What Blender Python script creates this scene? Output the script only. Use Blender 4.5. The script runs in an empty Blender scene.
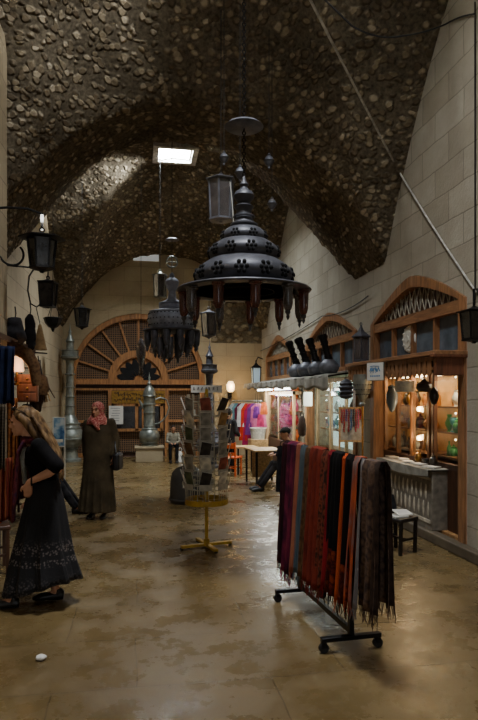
import bpy, math, random
from mathutils import Vector, Matrix, noise
random.seed(7)
PI = math.pi
scene = bpy.context.scene
scene.view_settings.view_transform = 'AgX'
scene.view_settings.look = 'AgX - Base Contrast'
scene.view_settings.exposure = -.3
COL = scene.collection

# ------------------------------------------------------------------ camera
F = 600.0
YAW = math.atan(99 / 600)
SY, CY = math.sin(YAW), math.cos(YAW)
CAMZ = 1.75
cam_d = bpy.data.cameras.new('camera')
cam_d.sensor_fit = 'VERTICAL'
cam_d.sensor_height = 36
cam_d.lens = 36 * F / 720
cam_d.shift_y = 36 / 720
cam_d.clip_start = 0.05
cam = bpy.data.objects.new('camera', cam_d)
COL.objects.link(cam)
cam.location = (0, 0, CAMZ)
cam.rotation_euler = (PI / 2, 0, -YAW)
scene.camera = cam

def ray(px, py):
    u, v = (px - 239) / F, (396 - py) / F
    return Vector((SY + CY * u, CY - SY * u, v))
def pt(px, py, t):
    return Vector((0, 0, CAMZ)) + ray(px, py) * t
def onX(px, py, X):
    d = ray(px, py); return pt(px, py, X / d.x)
def onY(px, py, Y):
    d = ray(px, py); return pt(px, py, Y / d.y)
def onZ(px, py, Z=0.0):
    d = ray(px, py); return pt(px, py, (Z - CAMZ) / d.z)

# ------------------------------------------------------------------ hall dimensions
XR, XL, XC, HA = 3.55, -2.15, 0.7, 2.85
YF = 17.4
ZS = 3.65
BAYS = [(-6.9, -1.0, 3.6, 2.0, 3.8), (0.4, 8.35, 3.7, 2.1, 4.1), (9.6, 16.7, 3.15, 1.4, 3.5)]
HT = 2.15
def vz(x, y):
    p = min(1.0, abs(x - XC) / HA)
    ap = 1 - p ** 2.4
    for y0, y1, hl, e, cr in BAYS:
        if y0 < y < y1:
            q = abs(y - (y0 + y1) / 2) / ((y1 - y0) / 2)
            lo = ZS + ap * (HT + (cr - HT) * (1 - q * q))
            la = ZS + (1 - q ** e) * (hl + (cr - hl) * (1 - p * p))
            return max(lo, la)
    return ZS + HT * ap
def hit(px, py):
    t = 1.0
    while t < 40:
        p = pt(px, py, t)
        if p.x > XR - .02 or p.x < XL + .02 or p.z > vz(p.x, p.y) - .03 or p.y > YF - .02:
            return p
        t += .02
    return pt(px, py, 15)

# ------------------------------------------------------------------ materials
def C(r, g, b):
    def f(x):
        x /= 255.0
        return x / 12.92 if x <= .04045 else ((x + .055) / 1.055) ** 2.4
    return (f(r), f(g), f(b), 1)
def nn(nt, typ, **kw):
    n = nt.nodes.new(typ)
    for k, v in kw.items():
        setattr(n, k, v)
    return n
def newmat(name):
    m = bpy.data.materials.new(name); m.use_nodes = True
    nt = m.node_tree
    return m, nt, nt.nodes['Principled BSDF']
def ramp(nt, fac, stops):
    r = nn(nt, 'ShaderNodeValToRGB')
    e = r.color_ramp.elements
    e[0].position, e[0].color = stops[0]
    e[1].position, e[1].color = stops[-1]
    for p, c in stops[1:-1]:
        x = e.new(p); x.color = c
    nt.links.new(fac, r.inputs['Fac'])
    return r
def mixc(nt, fac, a, b, mode='MIX'):
    m = nn(nt, 'ShaderNodeMix', data_type='RGBA', blend_type=mode)
    L = nt.links.new
    if isinstance(fac, (int, float)): m.inputs[0].default_value = fac
    else: L(fac, m.inputs[0])
    for s, k in ((a, 6), (b, 7)):
        if isinstance(s, tuple): m.inputs[k].default_value = s
        else: L(s, m.inputs[k])
    return m.outputs[2]
def bump(nt, h, bsdf, strength=.5, dist=.02):
    b = nn(nt, 'ShaderNodeBump')
    b.inputs['Strength'].default_value = strength
    b.inputs['Distance'].default_value = dist
    nt.links.new(h, b.inputs['Height'])
    nt.links.new(b.outputs[0], bsdf.inputs['Normal'])
def sc(c, k):
    return (c[0] * k, c[1] * k, c[2] * k, 1)
def simple(name, col, rough=.6, metal=0, scale=14, vary=.35, bmp=.15, emit=None, es=0, trans=0, alpha=1, spec=None):
    """plain surface broken up by noise"""
    m, nt, b = newmat(name)
    tc = nn(nt, 'ShaderNodeTexCoord')
    n = nn(nt, 'ShaderNodeTexNoise')
    n.inputs['Scale'].default_value = scale
    n.inputs['Detail'].default_value = 5
    nt.links.new(tc.outputs['Object'], n.inputs['Vector'])
    r = ramp(nt, n.outputs['Fac'], [(.3, sc(col, 1 - vary)), (.7, sc(col, 1 + vary * .8))])
    nt.links.new(r.outputs[0], b.inputs['Base Color'])
    b.inputs['Roughness'].default_value = rough
    b.inputs['Metallic'].default_value = metal
    if trans: b.inputs['Transmission Weight'].default_value = trans
    if alpha < 1: b.inputs['Alpha'].default_value = alpha
    if spec is not None: b.inputs['Specular IOR Level'].default_value = spec
    if emit:
        b.inputs['Emission Color'].default_value = emit
        b.inputs['Emission Strength'].default_value = es
    if bmp: bump(nt, n.outputs['Fac'], b, bmp, .01)
    return m
def wood(name, col, axis='Z', scale=6, rough=.5, vary=.45):
    m, nt, b = newmat(name)
    tc = nn(nt, 'ShaderNodeTexCoord'); mp = nn(nt, 'ShaderNodeMapping')
    s = {'X': (.12, 1, 1), 'Y': (1, .12, 1), 'Z': (1, 1, .12)}[axis]
    mp.inputs['Scale'].default_value = s
    n = nn(nt, 'ShaderNodeTexNoise'); n.inputs['Scale'].default_value = scale * 4; n.inputs['Detail'].default_value = 6
    n.inputs['Distortion'].default_value = .6
    nt.links.new(tc.outputs['Object'], mp.inputs[0]); nt.links.new(mp.outputs[0], n.inputs['Vector'])
    r = ramp(nt, n.outputs['Fac'], [(.3, sc(col, 1 - vary)), (.52, col), (.72, sc(col, 1 + vary))])
    nt.links.new(r.outputs[0], b.inputs['Base Color'])
    b.inputs['Roughness'].default_value = rough
    bump(nt, n.outputs['Fac'], b, .12, .01)
    return m
def cloth(name, cols, kind='noise', scale=10, rough=.9, stretch=(1, 1, 1)):
    """woven fabric: cols blended by noise / wave bands / voronoi motifs"""
    m, nt, b = newmat(name)
    tc = nn(nt, 'ShaderNodeTexCoord'); mp = nn(nt, 'ShaderNodeMapping')
    mp.inputs['Scale'].default_value = stretch
    nt.links.new(tc.outputs['Object'], mp.inputs[0])
    if kind == 'noise':
        n = nn(nt, 'ShaderNodeTexNoise'); n.inputs['Scale'].default_value = scale; n.inputs['Detail'].default_value = 6
        fac = n.outputs['Fac']; lo, hi = .36, .64
    elif kind == 'voro':
        n = nn(nt, 'ShaderNodeTexVoronoi'); n.inputs['Scale'].default_value = scale
        fac = n.outputs['Distance']; lo, hi = .1, .75
    else:
        n = nn(nt, 'ShaderNodeTexWave', bands_direction=kind); n.inputs['Scale'].default_value = scale
        n.inputs['Distortion'].default_value = 1.5; n.inputs['Detail'].default_value = 3
        fac = n.outputs['Fac']; lo, hi = .1, .9
    nt.links.new(mp.outputs[0], n.inputs['Vector'])
    k = len(cols)
    st = [(lo + (hi - lo) * i / max(1, k - 1), cols[i]) for i in range(k)]
    if k == 1: st = [(lo, sc(cols[0], .7)), (hi, sc(cols[0], 1.25))]
    r = ramp(nt, fac, st)
    w = nn(nt, 'ShaderNodeTexNoise'); w.inputs['Scale'].default_value = 160
    nt.links.new(tc.outputs['Object'], w.inputs['Vector'])
    col = mixc(nt, .35, r.outputs[0], w.outputs['Fac'], 'MULTIPLY')
    nt.links.new(col, b.inputs['Base Color'])
    b.inputs['Roughness'].default_value = rough
    b.inputs['Specular IOR Level'].default_value = .15
    bump(nt, w.outputs['Fac'], b, .25, .004)
    return m
def glow(name, col, s, base=None):
    m, nt, b = newmat(name)
    tc = nn(nt, 'ShaderNodeTexCoord'); n = nn(nt, 'ShaderNodeTexNoise'); n.inputs['Scale'].default_value = 8
    nt.links.new(tc.outputs['Object'], n.inputs['Vector'])
    r = ramp(nt, n.outputs['Fac'], [(.2, sc(col, .8)), (.8, col)])
    nt.links.new(r.outputs[0], b.inputs['Emission Color'])
    b.inputs['Base Color'].default_value = base or col
    b.inputs['Emission Strength'].default_value = s
    return m

def rubble_nodes(nt, scale, dark, mids, gap=.11, stretch=(1, 1, 1)):
    g = nn(nt, 'ShaderNodeNewGeometry'); mp = nn(nt, 'ShaderNodeMapping'); mp.inputs['Scale'].default_value = stretch
    nz = nn(nt, 'ShaderNodeTexNoise'); nz.inputs['Scale'].default_value = 3.0; nz.inputs['Detail'].default_value = 2
    nt.links.new(g.outputs['Position'], nz.inputs['Vector'])
    wv = nn(nt, 'ShaderNodeMix', data_type='VECTOR'); wv.inputs[0].default_value = .12
    nt.links.new(g.outputs['Position'], wv.inputs[4]); nt.links.new(nz.outputs['Color'], wv.inputs[5])
    nt.links.new(wv.outputs[1], mp.inputs[0])
    ve = nn(nt, 'ShaderNodeTexVoronoi', feature='DISTANCE_TO_EDGE'); ve.inputs['Scale'].default_value = scale
    vc = nn(nt, 'ShaderNodeTexVoronoi', feature='F1'); vc.inputs['Scale'].default_value = scale
    for v in (ve, vc): nt.links.new(mp.outputs[0], v.inputs['Vector'])
    sep = nn(nt, 'ShaderNodeSeparateColor'); nt.links.new(vc.outputs['Color'], sep.inputs[0])
    stone = ramp(nt, sep.outputs[0], mids)
    fine = nn(nt, 'ShaderNodeTexNoise'); fine.inputs['Scale'].default_value = 22; fine.inputs['Detail'].default_value = 5
    nt.links.new(g.outputs['Position'], fine.inputs['Vector'])
    st2 = mixc(nt, .6, stone.outputs[0], ramp(nt, fine.outputs['Fac'], [(.25, (.35, .35, .35, 1)), (.75, (1, 1, 1, 1))]).outputs[0], 'MULTIPLY')
    rgh = nn(nt, 'ShaderNodeTexNoise'); rgh.inputs['Scale'].default_value = 16; rgh.inputs['Detail'].default_value = 3
    nt.links.new(g.outputs['Position'], rgh.inputs['Vector'])
    dd = nn(nt, 'ShaderNodeMath', operation='MULTIPLY_ADD'); dd.inputs[1].default_value = .22
    nt.links.new(rgh.outputs['Fac'], dd.inputs[0]); nt.links.new(vc.outputs['Distance'], dd.inputs[2])
    mask = ramp(nt, dd.outputs[0], [(.46, (1, 1, 1, 1)), (.68, (0, 0, 0, 1))])
    big = nn(nt, 'ShaderNodeTexNoise'); big.inputs['Scale'].default_value = .9; big.inputs['Detail'].default_value = 4
    nt.links.new(g.outputs['Position'], big.inputs['Vector'])
    # some stones are buried in mortar
    m2 = nn(nt, 'ShaderNodeMath', operation='GREATER_THAN'); m2.inputs[1].default_value = .1
    nt.links.new(sep.outputs[1], m2.inputs[0])
    m3 = nn(nt, 'ShaderNodeMath', operation='MULTIPLY')
    nt.links.new(mask.outputs[0], m3.inputs[0]); nt.links.new(m2.outputs[0], m3.inputs[1])
    mort = ramp(nt, fine.outputs['Fac'], [(.3, dark[0]), (.7, dark[1])])
    col = mixc(nt, m3.outputs[0], mort.outputs[0], st2)
    soot = ramp(nt, big.outputs['Fac'], [(.32, (.5, .48, .45, 1)), (.66, (1.15, 1.15, 1.15, 1))])
    col = mixc(nt, .85, col, soot.outputs[0], 'MULTIPLY')
    h = nn(nt, 'ShaderNodeMath', operation='MULTIPLY_ADD'); h.inputs[1].default_value = .25
    nt.links.new(fine.outputs['Fac'], h.inputs[0]); nt.links.new(m3.outputs[0], h.inputs[2])
    return col, h.outputs[0]
def rubble(name, scale, dark, mids, gap=.11, stretch=(1, 1, 1)):
    m, nt, b = newmat(name)
    col, h = rubble_nodes(nt, scale, dark, mids, gap, stretch)
    nt.links.new(col, b.inputs['Base Color']); b.inputs['Roughness'].default_value = 1
    b.inputs['Specular IOR Level'].default_value = .08
    bump(nt, h, b, .8, .05)
    return m
def ashlar(name, axis, bw, bh, c1, c2, cm, mortar=.012, offs=.5, stain=.5, rough=.85):
    m, nt, b = newmat(name)
    g = nn(nt, 'ShaderNodeNewGeometry'); sp = nn(nt, 'ShaderNodeSeparateXYZ'); cb = nn(nt, 'ShaderNodeCombineXYZ')
    L = nt.links.new
    L(g.outputs['Position'], sp.inputs[0])
    a = {'YZ': ('Y', 'Z'), 'XZ': ('X', 'Z'), 'XY': ('X', 'Y')}[axis]
    nz = nn(nt, 'ShaderNodeTexNoise'); nz.inputs['Scale'].default_value = 2.2; nz.inputs['Detail'].default_value = 4
    L(g.outputs['Position'], nz.inputs['Vector'])
    L(sp.outputs[a[0]], cb.inputs[0]); L(sp.outputs[a[1]], cb.inputs[1])
    wob = nn(nt, 'ShaderNodeMix', data_type='VECTOR'); wob.inputs[0].default_value = .05
    L(cb.outputs[0], wob.inputs[4]); L(nz.outputs['Color'], wob.inputs[5])
    br = nn(nt, 'ShaderNodeTexBrick'); br.offset = offs
    br.inputs['Scale'].default_value = 1
    br.inputs['Brick Width'].default_value = bw; br.inputs['Row Height'].default_value = bh
    br.inputs['Mortar Size'].default_value = mortar; br.inputs['Mortar Smooth'].default_value = .4
    br.inputs['Color1'].default_value = c1; br.inputs['Color2'].default_value = c2; br.inputs['Mortar'].default_value = cm
    L(wob.outputs[1], br.inputs['Vector'])
    big = nn(nt, 'ShaderNodeTexNoise'); big.inputs['Scale'].default_value = .8; big.inputs['Detail'].default_value = 6
    big.inputs['Roughness'].default_value = .65
    L(g.outputs['Position'], big.inputs['Vector'])
    st = ramp(nt, big.outputs['Fac'], [(.32, (.5, .46, .4, 1)), (.65, (1.1, 1.1, 1.1, 1))])
    col = mixc(nt, stain, br.outputs['Color'], st.outputs[0], 'MULTIPLY')
    L(col, b.inputs['Base Color']); b.inputs['Roughness'].default_value = rough
    fine = nn(nt, 'ShaderNodeTexNoise'); fine.inputs['Scale'].default_value = 30; fine.inputs['Detail'].default_value = 5
    L(g.outputs['Position'], fine.inputs['Vector'])
    h = nn(nt, 'ShaderNodeMath', operation='MULTIPLY_ADD'); h.inputs[1].default_value = -1.2
    L(br.outputs['Fac'], h.inputs[0]); L(fine.outputs['Fac'], h.inputs[2])
    bump(nt, h.outputs[0], b, .35, .02)
    return m, nt, b, big, fine, br

M = {}
M['vault'] = rubble('rubble vault masonry', 10.2, (C(72, 64, 52), C(116, 106, 88)),
    [(0, C(104, 91, 73)), (.4, C(132, 118, 95)), (.75, C(164, 149, 122)), (1, C(196, 182, 156))], .16, (1, .8, 1.55))
M['ashlar'] = ashlar('pale ashlar wall', 'YZ', .62, .33, C(172, 164, 146), C(154, 145, 126), C(134, 126, 108), .009, .5, .6)[0]
M['ashlar_left'] = ashlar('tan plaster and ashlar wall', 'YZ', .7, .36, C(164, 148, 118), C(154, 138, 110), C(134, 118, 92), .01, .5, .5)[0]
M['back'] = ashlar('tan end wall', 'XZ', .8, .4, C(174, 156, 122), C(166, 148, 115), C(148, 130, 100), .008, .5, .5)[0]
M['backrubble'] = rubble('rubble end wall', 5.5, (C(80, 70, 54), C(110, 98, 76)),
    [(0, C(110, 94, 72)), (.5, C(140, 124, 98)), (1, C(172, 156, 126))], .13, (1, 1, 1.4))
def floor_mat():
    m, nt, b, big, fine, br = ashlar('worn stone paving', 'XY', 1.25, .7, C(117, 99, 65), C(110, 92, 60), C(88, 73, 47), .005, .37, .7)
    L = nt.links.new
    g = nn(nt, 'ShaderNodeNewGeometry')
    p = nn(nt, 'ShaderNodeTexNoise'); p.inputs['Scale'].default_value = 2.6; p.inputs['Detail'].default_value = 8
    p.inputs['Roughness'].default_value = .7
    L(g.outputs['Position'], p.inputs['Vector'])
    r = ramp(nt, p.outputs['Fac'], [(.36, (.16,) * 3 + (1,)), (.52, (.32,) * 3 + (1,)), (.68, (.55,) * 3 + (1,))])
    L(r.outputs[0], b.inputs['Roughness'])
    col = b.inputs['Base Color'].links[0].from_socket
    d = ramp(nt, p.outputs['Fac'], [(.3, (.7, .66, .6, 1)), (.68, (1.1, 1.07, 1.02, 1))])
    L(mixc(nt, .8, col, d.outputs[0], 'MULTIPLY'), b.inputs['Base Color'])
    h = nn(nt, 'ShaderNodeMath', operation='MULTIPLY_ADD'); h.inputs[1].default_value = -.6
    L(br.outputs['Fac'], h.inputs[0]); L(p.outputs['Fac'], h.inputs[2])
    bump(nt, h.outputs[0], b, .3, .02)
    b.inputs['Specular IOR Level'].default_value = .5
    return m
M['floor'] = floor_mat()
M['kerb'] = simple('dark kerb stone', C(92, 80, 62), .6, scale=6)
M['oak'] = wood('honey oak joinery', C(142, 98, 62), 'Z')
M['oakh'] = wood('honey oak boards', C(146, 102, 66), 'Y')
M['redwood'] = wood('reddish varnished wood', C(116, 68, 42), 'Z')
M['darkwood'] = wood('dark stained wood', C(74, 46, 28), 'Z')
M['blackwood'] = wood('black painted wood', C(28, 22, 18), 'Z')
M['palewood'] = wood('pale bare pine', C(188, 154, 112), 'Z')
M['gatewood'] = wood('orange brown gate timber', C(160, 110, 64), 'Z')
M['tablewood'] = wood('plain plywood', C(176, 140, 92), 'Y')
M['iron'] = simple('black wrought iron', C(22, 20, 19), .5, .6, 20)
M['gunmetal'] = simple('dull blackened metal', C(74, 74, 80), .5, .35, 10, .4)
M['gunmetal2'] = simple('dull grey metal', C(96, 97, 104), .5, .35, 10, .4)
M['gunmetal3'] = simple('bluish grey sheet metal', C(124, 127, 138), .5, .2, 10, .35)
M['hole'] = simple('pierced dark openings', C(12, 11, 12), .9)
M['pewter'] = simple('tarnished pewter', C(128, 132, 124), .38, .55, 8, .35)
M['brass'] = simple('aged brass', C(170, 126, 62), .35, .9, 12)
M['redglass'] = simple('smoky red glass', C(120, 66, 54), .12, 0, 9, .4, 0, trans=.55)
M['smokeglass'] = simple('smoky grey glass', C(120, 112, 110), .12, 0, 9, .4, 0, trans=.55)
M['dustyglass'] = simple('dusty bluish pane', C(86, 98, 108), .25, 0, 5, .35, .03)
M['clearglass'] = simple('clear shop pane', C(235, 240, 240), .04, 0, 3, .05, 0, trans=1.0)
M['lace'] = simple('off white painted lattice', C(166, 160, 142), .7)
M['rope'] = simple('grey cable', C(176, 172, 162), .8)
M['blackrope'] = simple('black cable', C(26, 24, 22), .8)
M['paper'] = simple('white paper', C(214, 210, 200), .8, 0, 5, .1)
M['whitecloth'] = cloth('off white cotton', [C(150, 142, 124), C(188, 182, 166)])
M['awning'] = cloth('grey white awning canvas', [C(140, 136, 124), C(188, 184, 172)], 'noise', 4)
M['blacksteel'] = simple('black powder coated steel', C(20, 20, 24), .35, .5)
M['rubber'] = simple('black rubber wheel', C(16, 16, 17), .6)
M['yellow'] = simple('yellow painted steel', C(190, 150, 34), .45)
M['wire'] = simple('pale coated wire', C(178, 172, 150), .5, .2)
M['skin'] = simple('light skin', C(206, 150, 118), .5, 0, 9, .12, .05)
M['skin2'] = simple('olive skin', C(176, 124, 92), .55, 0, 9, .12, .05)
M['eye'] = simple('dark eye', C(30, 22, 18), .2)
M['blond'] = cloth('honey blond hair', [C(66, 46, 28), C(112, 84, 54), C(150, 118, 80)], 'noise', 26, .55, (1, 1, .12))
M['darkhair'] = cloth('dark brown hair', [C(20, 15, 12), C(44, 34, 26)], 'noise', 26, .6, (1, 1, .15))
M['blackcloth'] = cloth('black jersey', [C(14, 12, 13), C(26, 23, 24)])
M['darkcloth'] = cloth('charcoal wool', [C(28, 28, 30), C(52, 50, 52)])
M['olive'] = cloth('dark olive brown coat cloth', [C(58, 50, 36), C(84, 72, 52)], 'noise', 5)
M['hijab'] = cloth('red checked headscarf', [C(104, 30, 32), C(166, 70, 66), C(196, 140, 124)], 'voro', 55)
M['shoe'] = simple('black shoe leather', C(22, 18, 17), .4)
M['bagleather'] = simple('black bag leather', C(22, 20, 22), .4)

# ------------------------------------------------------------------ mesh building
class MB:
    def __init__(s):
        s.v, s.f, s.m = [], [], []
    def add(s, vs, fs, m=0):
        o = len(s.v)
        s.v += [tuple(v) for v in vs]
        s.f += [tuple(o + i for i in f) for f in fs]
        s.m += [m] * len(fs)
        return s
    def box(s, c, d, rz=0, m=0, mat=None):
        hx, hy, hz = d[0] / 2, d[1] / 2, d[2] / 2
        R = mat or Matrix.Rotation(rz, 3, 'Z')
        vs = [Vector(c) + R @ Vector((x * hx, y * hy, z * hz)) for x in (-1, 1) for y in (-1, 1) for z in (-1, 1)]
        return s.add(vs, [(0, 1, 3, 2), (4, 6, 7, 5), (0, 4, 5, 1), (2, 3, 7, 6), (0, 2, 6, 4), (1, 5, 7, 3)], m)
    def bar(s, a, b, w, d=None, m=0, ref=(0, 0, 1)):
        """rectangular bar between two points"""
        a, b = Vector(a), Vector(b); d = d or w
        z = (b - a).normalized(); r = Vector(ref)
        if abs(z.dot(r)) > .95: r = Vector((1, 0, 0)) if abs(z.x) < .9 else Vector((0, 1, 0))
        x = z.cross(r).normalized(); y = z.cross(x)
        R = Matrix((x, y, z)).transposed()
        return s.box((a + b) / 2, (w, d, (b - a).length), mat=R, m=m)
    def tube(s, path, r, n=8, caps=True, flat=1.0, ref=None, m=0, closed=False):
        P = [Vector(p) for p in path]; k = len(P)
        R = list(r) if hasattr(r, '__len__') else [r] * k
        vs, fs = [], []
        prev = None
        for i, p in enumerate(P):
            if closed: t = P[(i + 1) % k] - P[i - 1]
            else: t = P[min(i + 1, k - 1)] - P[max(i - 1, 0)]
            t.normalize()
            if ref is not None: x = Vector(ref) - t * t.dot(Vector(ref))
            elif prev is not None: x = prev - t * t.dot(prev)
            else:
                q = Vector((0, 0, 1)) if abs(t.z) < .9 else Vector((1, 0, 0))
                x = q - t * t.dot(q)
            if x.length < 1e-6: x = Vector((1, 0, 0)) if abs(t.x) < .9 else Vector((0, 1, 0))
            x.normalize(); prev = x
            y = t.cross(x)
            ra, rb = R[i] if isinstance(R[i], tuple) else (R[i], R[i] * flat)
            for j in range(n):
                a = 2 * PI * j / n
                vs.append(p + x * (ra * math.cos(a)) + y * (rb * math.sin(a)))
        for i in range(k if closed else k - 1):
            for j in range(n):
                i2 = (i + 1) % k
                fs.append((i * n + j, i * n + (j + 1) % n, i2 * n + (j + 1) % n, i2 * n + j))
        if caps and not closed:
            fs.append(tuple(reversed(range(n)))); fs.append(tuple(range((k - 1) * n, k * n)))
        return s.add(vs, fs, m)
    def cyl(s, a, b, r0, r1=None, n=12, m=0):
        return s.tube([a, b], [r0, r0 if r1 is None else r1], n, m=m)
    def lathe(s, prof, n=24, c=(0, 0, 0), m=0, sx=1, sy=1):
        vs, fs = [], []
        for r, z in prof:
            for j in range(n):
                a = 2 * PI * j / n
                vs.append((c[0] + r * sx * math.cos(a), c[1] + r * sy * math.sin(a), c[2] + z))
        for i in range(len(prof) - 1):
            for j in range(n):
                fs.append((i * n + j, i * n + (j + 1) % n, (i + 1) * n + (j + 1) % n, (i + 1) * n + j))
        if prof[0][0] > 1e-4: fs.append(tuple(reversed(range(n))))
        if prof[-1][0] > 1e-4: fs.append(tuple(range((len(prof) - 1) * n, len(prof) * n)))
        return s.add(vs, fs, m)
    def ball(s, c, r, n=12, k=8, m=0, R=None):
        r = r if hasattr(r, '__len__') else (r, r, r)
        vs, fs = [], []
        for i in range(k + 1):
            t = PI * i / k
            for j in range(n):
                a = 2 * PI * j / n
                q = Vector((r[0] * math.sin(t) * math.cos(a), r[1] * math.sin(t) * math.sin(a), -r[2] * math.cos(t)))
                if R: q = R @ q
                vs.append(Vector(c) + q)
        for i in range(k):
            for j in range(n):
                fs.append((i * n + j, i * n + (j + 1) % n, (i + 1) * n + (j + 1) % n, (i + 1) * n + j))
        return s.add(vs, fs, m)
    def prism(s, poly, off, m=0):
        """closed polygon of 3D points swept by a vector"""
        k = len(poly); P = [Vector(p) for p in poly]; o = Vector(off)
        fs = [tuple(range(k)), tuple(reversed(range(k, 2 * k)))]
        fs += [(i, (i + 1) % k, k + (i + 1) % k, k + i) for i in range(k)]
        return s.add(P + [p + o for p in P], fs, m)
    def sheet(s, fn, nu, nv, m=0):
        vs = [fn(i / nu, j / nv) for j in range(nv + 1) for i in range(nu + 1)]
        w = nu + 1
        return s.add(vs, [(j * w + i, j * w + i + 1, (j + 1) * w + i + 1, (j + 1) * w + i) for j in range(nv) for i in range(nu)], m)
    def torus(s, c, R, r, n=32, k=8, m=0, axis='Z'):
        pts = []
        for i in range(n):
            a = 2 * PI * i / n; x, y = R * math.cos(a), R * math.sin(a)
            pts.append(Vector(c) + {'Z': Vector((x, y, 0)), 'Y': Vector((x, 0, y)), 'X': Vector((0, x, y))}[axis])
        return s.tube(pts, r, k, closed=True, m=m, ref=None)
    def mesh(s, name):
        me = bpy.data.meshes.new(name)
        me.from_pydata(s.v, [], s.f)
        me.polygons.foreach_set('material_index', s.m)
        me.update()
        return me
    def build(s, name, mat, parent=None, smooth=True, bevel=0, solid=0, loc=None):
        me = s.mesh(name)
        return link_mesh(name, me, mat, parent, smooth, bevel, solid, loc)
def link_mesh(name, me, mat, parent=None, smooth=True, bevel=0, solid=0, loc=None):
    o = bpy.data.objects.new(name, me); COL.objects.link(o)
    for q in (mat if isinstance(mat, (list, tuple)) else [mat]):
        me.materials.append(M[q] if isinstance(q, str) else q)
    me.validate()
    import bmesh
    bm = bmesh.new(); bm.from_mesh(me)
    bmesh.ops.recalc_face_normals(bm, faces=bm.faces[:]); bm.to_mesh(me); bm.free()
    if smooth:
        me.shade_smooth()
        try: me.set_sharp_from_angle(angle=math.radians(38))
        except Exception: pass
    if parent: o.parent = parent
    if loc is not None: o.location = loc
    if solid:
        d = o.modifiers.new('thick', 'SOLIDIFY'); d.thickness = solid; d.offset = 0
    if bevel:
        d = o.modifiers.new('edge', 'BEVEL'); d.width = bevel; d.segments = 2; d.limit_method = 'ANGLE'
    return o
def remesh(mb, voxel, smooth=4, fac=.5):
    """melt overlapping pieces into one continuous skin"""
    me = mb.mesh('tmp'); o = bpy.data.objects.new('tmp', me); COL.objects.link(o)
    r = o.modifiers.new('r', 'REMESH'); r.mode = 'VOXEL'; r.voxel_size = voxel
    if smooth:
        k = o.modifiers.new('s', 'SMOOTH'); k.iterations = smooth; k.factor = fac
    dg = bpy.context.evaluated_depsgraph_get(); dg.update()
    out = bpy.data.meshes.new_from_object(o.evaluated_get(dg))
    bpy.data.objects.remove(o); bpy.data.meshes.remove(me)
    return out
def tag(o, label, cat, group=None):
    o['label'] = label; o['category'] = cat
    if group: o['group'] = group
    return o
def thing(name, label, cat, loc=(0, 0, 0), rz=0, group=None):
    o = bpy.data.objects.new(name, None); COL.objects.link(o)
    o.empty_display_size = .1
    o.location = loc; o.rotation_euler = (0, 0, rz)
    return tag(o, label, cat, group)
def solo(name, mb, mat, label, cat, loc=(0, 0, 0), group=None, rz=0, **kw):
    o = mb.build(name, mat, None, loc=loc, **kw)
    o.rotation_euler = (0, 0, rz)
    return tag(o, label, cat, group)
def struct(name, mb, mat, smooth=False, **kw):
    o = mb.build(name, mat, None, smooth=smooth, **kw); o['kind'] = 'structure'
    return o
def clone(o, loc, rz=0, label=None, group=None, scale=None, mats=None):
    r = o.copy(); COL.objects.link(r); r.location = loc; r.rotation_euler = (0, 0, rz)
    if scale: r.scale = (scale,) * 3 if not hasattr(scale, '__len__') else scale
    if label: r['label'] = label
    if group: r['group'] = group
    for ch in list(o.children):
        c = ch.copy(); COL.objects.link(c); c.parent = r
        for g in list(ch.children):
            d = g.copy(); COL.objects.link(d); d.parent = c
    return r
def setmat(o, mat):
    """per-object material override on a copy that shares its mesh"""
    o.material_slots[0].link = 'OBJECT'; o.material_slots[0].material = M[mat] if isinstance(mat, str) else mat
# ------------------------------------------------------------------ the setting
def lattice_mat(name, line, hole, cell=.08, ax=('X', 'Z'), thick=.3):
    m, nt, b = newmat(name)
    tc = nn(nt, 'ShaderNodeTexCoord'); sp = nn(nt, 'ShaderNodeSeparateXYZ')
    nt.links.new(tc.outputs['Object'], sp.inputs[0])
    outs = []
    for a in ax:
        q = nn(nt, 'ShaderNodeMath', operation='MULTIPLY'); q.inputs[1].default_value = 1 / cell
        f = nn(nt, 'ShaderNodeMath', operation='FRACT'); g = nn(nt, 'ShaderNodeMath', operation='LESS_THAN'); g.inputs[1].default_value = thick
        nt.links.new(sp.outputs[a], q.inputs[0]); nt.links.new(q.outputs[0], f.inputs[0]); nt.links.new(f.outputs[0], g.inputs[0])
        outs.append(g.outputs[0])
    mx = nn(nt, 'ShaderNodeMath', operation='MAXIMUM')
    nt.links.new(outs[0], mx.inputs[0]); nt.links.new(outs[1], mx.inputs[1])
    nt.links.new(mixc(nt, mx.outputs[0], hole, line), b.inputs['Base Color'])
    b.inputs['Roughness'].default_value = .7
    bump(nt, mx.outputs[0], b, .6, .02)
    return m
M['lattice'] = lattice_mat('turned wood lattice', C(122, 90, 58), C(34, 26, 19), .062)

# floor
mb = MB()
mb.sheet(lambda u, v: (XL - .1 + u * (XR - XL + .15), -8.5 + v * (YF + 8.7), 0), 6, 26)
struct('floor', mb, 'floor')
# outside ground behind the camera's end of the hall is the same paving

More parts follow.
